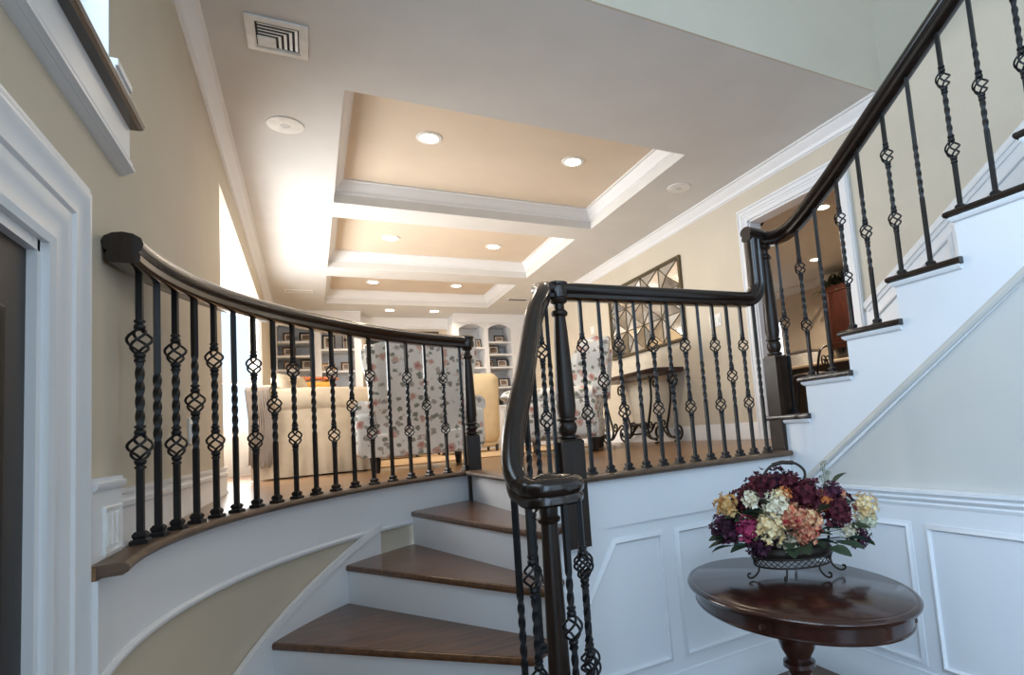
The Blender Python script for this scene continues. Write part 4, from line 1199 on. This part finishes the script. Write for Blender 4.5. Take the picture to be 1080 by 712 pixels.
# ---- picture frames on the shelves: x, base z, width, height, material, lean label
FRM = [(-.238, 1.829, .141, .155, 'framewood', 'small brown photo frame at left end of the left bookcase top shelf'),
       (.000, 1.829, .200, .157, 'frame', 'wide dark photo frame on the left bookcase top shelf'),
       (-.232, 1.616, .182, .150, 'framewood', 'brown photo frame alone on the second shelf of the left bookcase'),
       (-.225, 1.413, .170, .140, 'framewood', 'brown wood photo frame on the left bookcase third shelf, behind the sofa'),
       (-.006, 1.413, .170, .165, 'frame', 'black photo frame on the left bookcase third shelf'),
       (.295, 1.712, .180, .240, 'frame', 'tall black collage frame in the right bay of the left bookcase'),
       (.520, 1.712, .090, .249, 'black', 'narrow black upright frame beside the collage frame'),
       (.275, 1.38, .190, .130, 'framegold', 'gold photo frame in the right bay of the left bookcase'),
       (.520, 1.38, .140, .146, 'framewood', 'brown photo frame right of the gold frame'),
       (2.590, 1.724, .098, .163, 'black', 'small black frame beside the left newel post, upper shelf of right bookcase'),
       (2.528, 1.385, .170, .130, 'framewood', 'reddish brown frame behind the left newel post on right bookcase'),
       (2.962, 1.821, .183, .133, 'frame', 'dark photo frame on the top shelf of the right bookcase'),
       (2.850, 1.606, .200, .173, 'frame', 'dark photo frame on the second shelf of the right bookcase'),
       (2.790, 1.384, .090, .131, 'framewood', 'narrow brown frame on the third shelf of the right bookcase'),
       (2.990, 1.384, .200, .150, 'frame', 'wide dark frame on the third shelf of the right bookcase'),
       (2.810, 1.039, .125, .147, 'frame', 'small dark frame leaning on the fourth shelf of the right bookcase'),
       (3.000, 1.039, .190, .157, 'frame', 'wide dark frame on the fourth shelf of the right bookcase')]
for x, z, w, h_, mt, lb in FRM:
    t = thing('picture_frame', lb, 'picture frame', (x, FYB + .16, z), 0, 'framed photos on the bookcases')
    R_ = Matrix.Rotation(math.radians(-9), 4, 'X')
    b = .016 if w < .12 else .022
    mb = MB().sweep([(-w / 2, 0, 0), (w / 2, 0, 0), (w / 2, 0, h_), (-w / 2, 0, h_)], [(0, 0), (0, .012), (b * .5, .018), (b, .010), (b, 0)], (0, -1, 0), True)
    o = MB().add([R_ @ v for v in mb.v], mb.f)
    build('frame', o, M[mt], t, world=False, smooth=0)
    i2 = b * .8
    m2 = MB().box(-w / 2 + i2, w / 2 - i2, -.006, .004, i2, h_ - i2)
    build('mat', MB().add([R_ @ v for v in m2.v], m2.f), M['mat'], t, world=False, smooth=0)
    i3 = b + min(w, h_) * .14
    m3 = MB().box(-w / 2 + i3, w / 2 - i3, -.009, -.006, i3, h_ - i3)
    build('photo', MB().add([R_ @ v for v in m3.v], m3.f), M['photo'], t, world=False, smooth=0)
    m4 = MB().slab([(-.02, .004, h_ * .7), (.02, .004, h_ * .7), (.02, .055, .006), (-.02, .055, .006)], (0, .003, 0))
    build('easel_back', m4, M['frame'], t, world=False, smooth=0)
for x, z, w, h_, mt, lb, bay_ in ((.262, 1.077, .215, .115, 'red', 'oxblood keepsake box in the right bay of the left bookcase', 0), (2.84, .72, .212, .131, 'black', 'black keepsake box on the counter of the right bookcase', 1)):
    t = thing('keepsake_box', lb, 'box', (x, FYB + .16, z))
    build('box_body', MB().soft(-w / 2, w / 2, -.07, .07, 0, h_ * .72, .006, 2), M[mt], t, world=False)
    build('lid', MB().soft(-w / 2 - .005, w / 2 + .005, -.075, .075, h_ * .72, h_, .01, 3), M[mt], t, world=False)

# ---- plates on the walls
def plate(name, label, cat, x, y, z, w, h_, sgn, group=None, toggles=1):
    t = thing(name, label, cat, (x, y, z), 0, group)
    build('cover', MB().soft(min(0, -sgn * .008), max(0, -sgn * .008), -w / 2, w / 2, -h_ / 2, h_ / 2, .003, 2), M['plastic'], t, world=False)
    for k in range(toggles):
        yy = (k - (toggles - 1) / 2) * w / toggles * .9
        build('rocker', MB().box(min(-sgn * .008, -sgn * .014), max(-sgn * .008, -sgn * .014), yy - .014, yy + .014, -.03, .03), M['plastic'], t, world=False, smooth=0)
    return t
plate('light_switch', 'white triple switch plate on the right wall right of the mirror', 'light switch', XR, 4.24, 1.13, .17, .12, 1, None, 3)
plate('thermostat', 'small white thermostat on the right wall left of the mirror', 'thermostat', XR + .001, 6.88, 1.53, .10, .10, 1)
plate('wall_outlet', 'white outlet plate low on the left wall behind the balusters', 'outlet', XL, 3.09, .345, .075, .115, -1)

# ---- ceiling fixtures
def can_light(x, y, z, label, pw, group):
    t = thing('recessed_light', label, 'ceiling light', (x, y, z), 0, group)
    build('trim_ring', MB().lathe([(.062, 0), (.095, 0), (.093, -.006), (.070, -.010), (.064, -.004)], (0, 0, 0), 24), M['plastic'], t, world=False)
    build('lens', MB().lathe([(.001, -.003), (.067, -.003), (.064, -.006), (.001, -.008)], (0, 0, 0), 24), M['bulb'], t, world=False)
    ld = bpy.data.lights.new('can_lamp', 'AREA'); ld.shape = 'DISK'; ld.size = .12; ld.energy = pw; ld.color = (1.0, .82, .62); ld.spread = math.radians(150)
    lo = bpy.data.objects.new('can_lamp', ld); COL.objects.link(lo); lo.parent = t; lo.location = (0, 0, -.012)
zt = ZC + .19
G = 'recessed ceiling lights of the living room'
LP = 9.5
for x, y, z, lb in ((.845, 4.19, zt, 'left recessed light in the nearest ceiling tray'), (2.02, 4.19, zt, 'right recessed light in the nearest ceiling tray'),
                    (.846, 6.50, zt, 'left recessed light in the middle ceiling tray'), (2.0, 6.51, zt, 'right recessed light in the middle ceiling tray'),
                    (.827, 8.38, zt, 'left recessed light in the farthest ceiling tray'), (1.97, 8.38, zt, 'right recessed light in the farthest ceiling tray'),
                    (1.142, 9.29, ZC, 'left recessed light just in front of the television wall'), (1.81, 9.29, ZC, 'right recessed light just in front of the television wall')):
    can_light(x, y, z, lb, LP, G)
can_light(4.74, 3.96, 2.30, 'nearer recessed kitchen light seen through the doorway', 34, 'recessed kitchen lights')
can_light(6.27, 5.47, 2.30, 'farther recessed kitchen light seen through the doorway', 34, 'recessed kitchen lights')

cv = thing('ceiling_vent', 'square louvred air vent near the top left of the ceiling', 'air vent', (-.085, 3.09, ZC))
w = .133
build('frame', MB().sweep([(-w, -w, 0), (-w, w, 0), (w, w, 0), (w, -w, 0)], [(0, 0), (0, .010), (.03, .013), (.04, .006), (.04, 0)], (0, 0, -1), True), M['plastic'], cv, world=False)
build('backing', MB().box(-w, w, -w, w, -.002, -.0005), M['slot'], cv, world=False, smooth=0)
for k in range(5):
    d = .024 * k; a, b = -w + .055, w - .05
    pts = [(a, b - d - .0, 0), (b - d, b - d, 0), (b - d, a, 0)]
    # L-shaped louvres nested toward one corner
    mb = MB().sweep([(-w + .05, w - .052 - d, -.006), (w - .052 - d, w - .052 - d, -.006), (w - .052 - d, -w + .05, -.006)], [(-.0065, 0), (.0065, -.004), (.0065, -.001), (-.0065, .003)], (0, 0, -1))
    m2 = MB().add([(v.x, -v.y, v.z) for v in mb.v], mb.f)
    build('louvre', m2, M['plastic'], cv, world=False, smooth=0)
build('centre_plate', MB().soft(-w + .045, -w + .125, w - .125 - .0, w - .045, -.012, -.003, .003, 1), M['plastic'], cv, world=False)
for x, y, lb in ((-.075, 8.29, 'small ceiling vent near the bay window end of the ceiling'), (2.90, 8.33, 'small ceiling vent on the right near the bookcase')):
    t = thing('ceiling_vent', lb, 'air vent', (x, y, ZC))
    build('frame', MB().sweep([(-.15, -.06, 0), (-.15, .06, 0), (.15, .06, 0), (.15, -.06, 0)], flatprof(.02, .01), (0, 0, -1), True), M['plastic' if x < 1 else 'grille'], t, world=False)
    for k in range(6): build('louvre', MB().box(-.14 + .047 * k, -.115 + .047 * k, -.055, .055, -.006, -.001), M['grille' if x < 1 else 'slot'], t, world=False, smooth=0)
for x, y, lb in ((-.081, 3.97, 'round ceiling speaker on the left side of the ceiling'), (2.95, 3.99, 'round ceiling speaker on the right side of the ceiling')):
    t = thing('ceiling_speaker', lb, 'speaker', (x, y, ZC), 0, 'round ceiling speakers')
    build('rim', MB().lathe([(.085, 0), (.105, 0), (.104, -.006), (.088, -.008)], (0, 0, 0), 32), M['plastic'], t, world=False)
    build('grille', MB().lathe([(.001, -.002), (.088, -.002), (.086, -.006), (.001, -.009)], (0, 0, 0), 32), M['grille'], t, world=False)

# ================================================================== KITCHEN BEYOND THE DOORWAY
uc = thing('wall_cabinet', 'cherry wall cabinet with steel handle seen through the doorway', 'cabinet', (6.95, 5.2, 1.05))
build('cabinet_box', MB().box(6.87, 7.295, 4.3, 5.92, 1.06, 2.02), M['cherry'], uc, smooth=0)
for y0, y1 in ((5.13, 5.90), (4.32, 5.11)):
    d_ = build('door', MB().box(6.85, 6.87, y0, y1, 1.08, 2.0).sweep([(6.85, y0 + .07, 1.15), (6.85, y1 - .07, 1.15), (6.85, y1 - .07, 1.93), (6.85, y0 + .07, 1.93)], flatprof(.03, .01), (-1, 0, 0), True), M['cherry'], uc, smooth=0)
    build('handle', MB().tube([(6.82, y0 + .06, 1.15), (6.82, y0 + .06, 1.36)], .009, 8).tube([(6.82, y0 + .06, 1.17), (6.85, y0 + .06, 1.17)], .006, 6).tube([(6.82, y0 + .06, 1.34), (6.85, y0 + .06, 1.34)], .006, 6), M['steel'], d_)
gr = MB()
for k in range(170):
    b = Vector((7.05 + rnd.uniform(-.12, .14), rnd.uniform(4.5, 6.0), 2.03)); e = b + Vector((rnd.uniform(-.15, .10), rnd.uniform(-.12, .12), rnd.uniform(.02, .22)))
    if e.z > 2.17: e.x = min(e.x, 7.18)
    if k % 6 == 0: e = b + Vector((-.2, rnd.uniform(.0, .1), rnd.uniform(-.12, .1)))
    l = leaf_mb(b, e, .035); gr.add(l.v, l.f)
pt = thing('garland_plant', 'dark green trailing plant on top of the cherry cabinet', 'plant', (7.0, 5.3, 2.03))
build('foliage', gr, M['leaf'], pt, smooth=0)
bc = thing('base_cabinet', 'dark kitchen base cabinet run below the cherry cabinet', 'cabinet', (6.95, 6, 0))
build('cabinet_box', MB().box(6.72, 7.295, 4.2, 8.0, 0, .86), M['espresso'], bc, smooth=0)
build('countertop', MB().soft(6.68, 7.297, 4.18, 8.02, .86, .90, .008, 1), M['stone'], bc, smooth=0)
for k in range(5):
    d_ = build('drawer', MB().box(6.70, 6.72, 4.25 + .75 * k, 4.95 + .75 * k, .62, .83), M['espresso'], bc, smooth=0)
    build('pull', MB().tube([(6.68, 4.5 + .75 * k, .73), (6.68, 4.7 + .75 * k, .73)], .008, 6), M['steel'], d_)
isl = thing('kitchen_island', 'dark kitchen island with cream top seen between stair balusters', 'kitchen island', (5.2, 4.9, 0))
build('body', MB().box(5.05, 5.65, 3.9, 5.5, 0, .70), M['espresso'], isl, smooth=0)
build('top', MB().soft(5.0, 5.70, 3.86, 5.54, .70, .735, .008, 1), M['stone'], isl, smooth=0)
bx = thing('glass_canister', 'pale box-shaped canister on the kitchen counter', 'canister', (7.0, 6.55, .90))
build('body', MB().soft(-.14, .14, -.22, .22, 0, .22, .02, 2), M['grille'], bx, world=False)
build('lid', MB().soft(-.145, .145, -.225, .225, .221, .26, .01, 2), M['steel'], bx, world=False)
pot = thing('black_pot', 'black planter pot on the kitchen island', 'pot', (5.35, 4.36, .735))
build('body', MB().lathe([(.07, 0), (.11, .02), (.13, .12), (.135, .14), (.12, .14), (.11, .05)], (0, 0, 0), 20), M['black'], pot, world=False)
kc = thing('kitchen_chair', 'black scrolled iron counter chair beside the island', 'chair', (4.55, 4.20, 0), math.radians(20))
build('seat', MB().lathe([(.16, .52), (.18, .54), (.18, .57), (.15, .59)], (0, 0, 0), 20), M['espresso'], kc, world=False)
for a in range(4):
    q = PI / 4 + a * PI / 2
    build('leg', MB().tube([(.13 * math.cos(q), .13 * math.sin(q), .53), (.19 * math.cos(q), .19 * math.sin(q), 0)], .012, 6), M['iron'], kc, world=False)
mb = MB().tube(smooth_path([(-.16, -.14, .55), (-.18, -.18, .72), (-.14, -.20, .81), (0, -.21, .84), (.14, -.20, .81), (.18, -.18, .72), (.16, -.14, .55)], 5), .012, 6)
mb.tube(spiral((-.06, -.18, .69), .07, 1.3, 0, (1, 0, 0), UZ), .008, 6).tube(spiral((.06, -.18, .69), .07, 1.3, PI, (1, 0, 0), UZ, sgn=-1), .008, 6)
build('backrest', mb, M['iron'], kc, world=False, smooth=60)
ht = thing('dark_hutch', 'tall dark hutch with flared cornice just inside the doorway', 'hutch', (3.75, 4.0, 0))
build('body', MB().box(3.56, 3.72, 3.84, 4.6, 0, 1.95), M['door'], ht, smooth=0)
build('cornice', MB().sweep([(3.72, 4.6, 1.95), (3.72, 3.84, 1.95), (3.56, 3.84, 1.95)], [(0, 0), (.02, 0), (.03, .03), (.07, .07), (.08, .10), (0, .10)], (0, 0, 1)).box(3.56, 3.72, 3.84, 4.6, 1.95, 2.05), M['door'], ht)
w3 = structure('window_3', 'narrow bright kitchen window strip behind the newel post', 'window', (7.29, 6.95, 1.4))
build('window_frame', MB().sweep([(7.3, 7.24, 1.0), (7.3, 8.0, 1.0), (7.3, 8.0, 1.80), (7.3, 7.24, 1.80)], flatprof(.06, .02), (-1, 0, 0), True), M['white'], w3)
build('window_pane', MB().box(7.290, 7.297, 7.26, 7.98, 1.02, 1.78), emit('daylit_pane', (.9, .95, 1.0), 4.0), w3, smooth=0)

# ================================================================== LIGHT
wd = bpy.data.worlds.new('sky'); SC.world = wd; wd.use_nodes = True
bg = wd.node_tree.nodes['Background']; bg.inputs[0].default_value = (.62, .81, 1.0, 1); bg.inputs[1].default_value = 1.65

def area(name, loc, to, sx, sy_, e, c, spread=180):
    ld = bpy.data.lights.new(name, 'AREA'); ld.shape = 'RECTANGLE'; ld.size = sx; ld.size_y = sy_; ld.energy = e; ld.color = c
    ld.spread = math.radians(spread)
    o = bpy.data.objects.new(name, ld); COL.objects.link(o); o.location = loc
    o.rotation_euler = (Vector(to) - Vector(loc)).to_track_quat('-Z', 'Y').to_euler()
    return o
# daylight through the entrance glazing and the tall foyer window
area('entrance_daylight', (XL - .2, -1.55, .95), (2.4, -.6, .0), 2.3, 3.7, 96, (.49, .72, 1.0), 130)
area('front_door_daylight', (1.5, -3.06, .12), (1.5, 0, .12), 3.1, 2.0, 5, (.70, .84, 1.0))
area('foyer_window_daylight', (1.5, -3.06, 2.7), (1.5, 0, 2.2), 3.1, 2.5, 10, (.90, .95, 1.0))
# daylight at the bay and at the overlook
area('bay_daylight', (XL - .75, 5.95, 1.05), (1.5, 5.95, 1.0), 2.4, 1.8, 260, (1.0, .97, .92))
area('bay_end_daylight', (XL - .42, 7.75, 1.05), (.3, 6.2, 1.05), .8, 1.8, 45, (1.0, .97, .92))
area('overlook_daylight', (XL - .3, 1.1, 2.2), (1.5, 1.1, 2.0), 1.6, 1.5, 30, (.66, .84, 1.0))

# ================================================================== CAMERA
f_, cx_, cy_ = 600.3215, 654.1518, 393.7706
def rodr(wx, wy, wz):
    v = Vector((wx, wy, wz)); return Matrix.Rotation(v.length, 3, v.normalized())
Rm = Matrix(((1, 0, 0), (0, 0, -1), (0, 1, 0))) @ rodr(-.1084365, -.0569965, .4996798)
right, down, fwd = Vector(Rm[0]), Vector(Rm[1]), Vector(Rm[2])
cam = bpy.data.cameras.new('camera'); co = bpy.data.objects.new('camera', cam); COL.objects.link(co)
co.matrix_world = Matrix(((right.x, -down.x, -fwd.x, 0), (right.y, -down.y, -fwd.y, 0), (right.z, -down.z, -fwd.z, .22), (0, 0, 0, 1)))
cam.sensor_fit = 'HORIZONTAL'; cam.sensor_width = 36; cam.lens = f_ / 1080 * 36
cam.shift_x = -(cx_ - 540) / 1080; cam.shift_y = (cy_ - 356) / 1080
cam.clip_start = .02
SC.camera = co
SC.view_settings.view_transform = 'Standard'; SC.view_settings.look = 'None'
SC.view_settings.exposure = 0.0; SC.view_settings.gamma = 1.0; SC.view_settings.use_curve_mapping = False
try:
    SC.cycles.use_denoising = True
    SC.cycles.max_bounces = 10; SC.cycles.diffuse_bounces = 6; SC.cycles.sample_clamp_indirect = 4.0
except Exception: pass
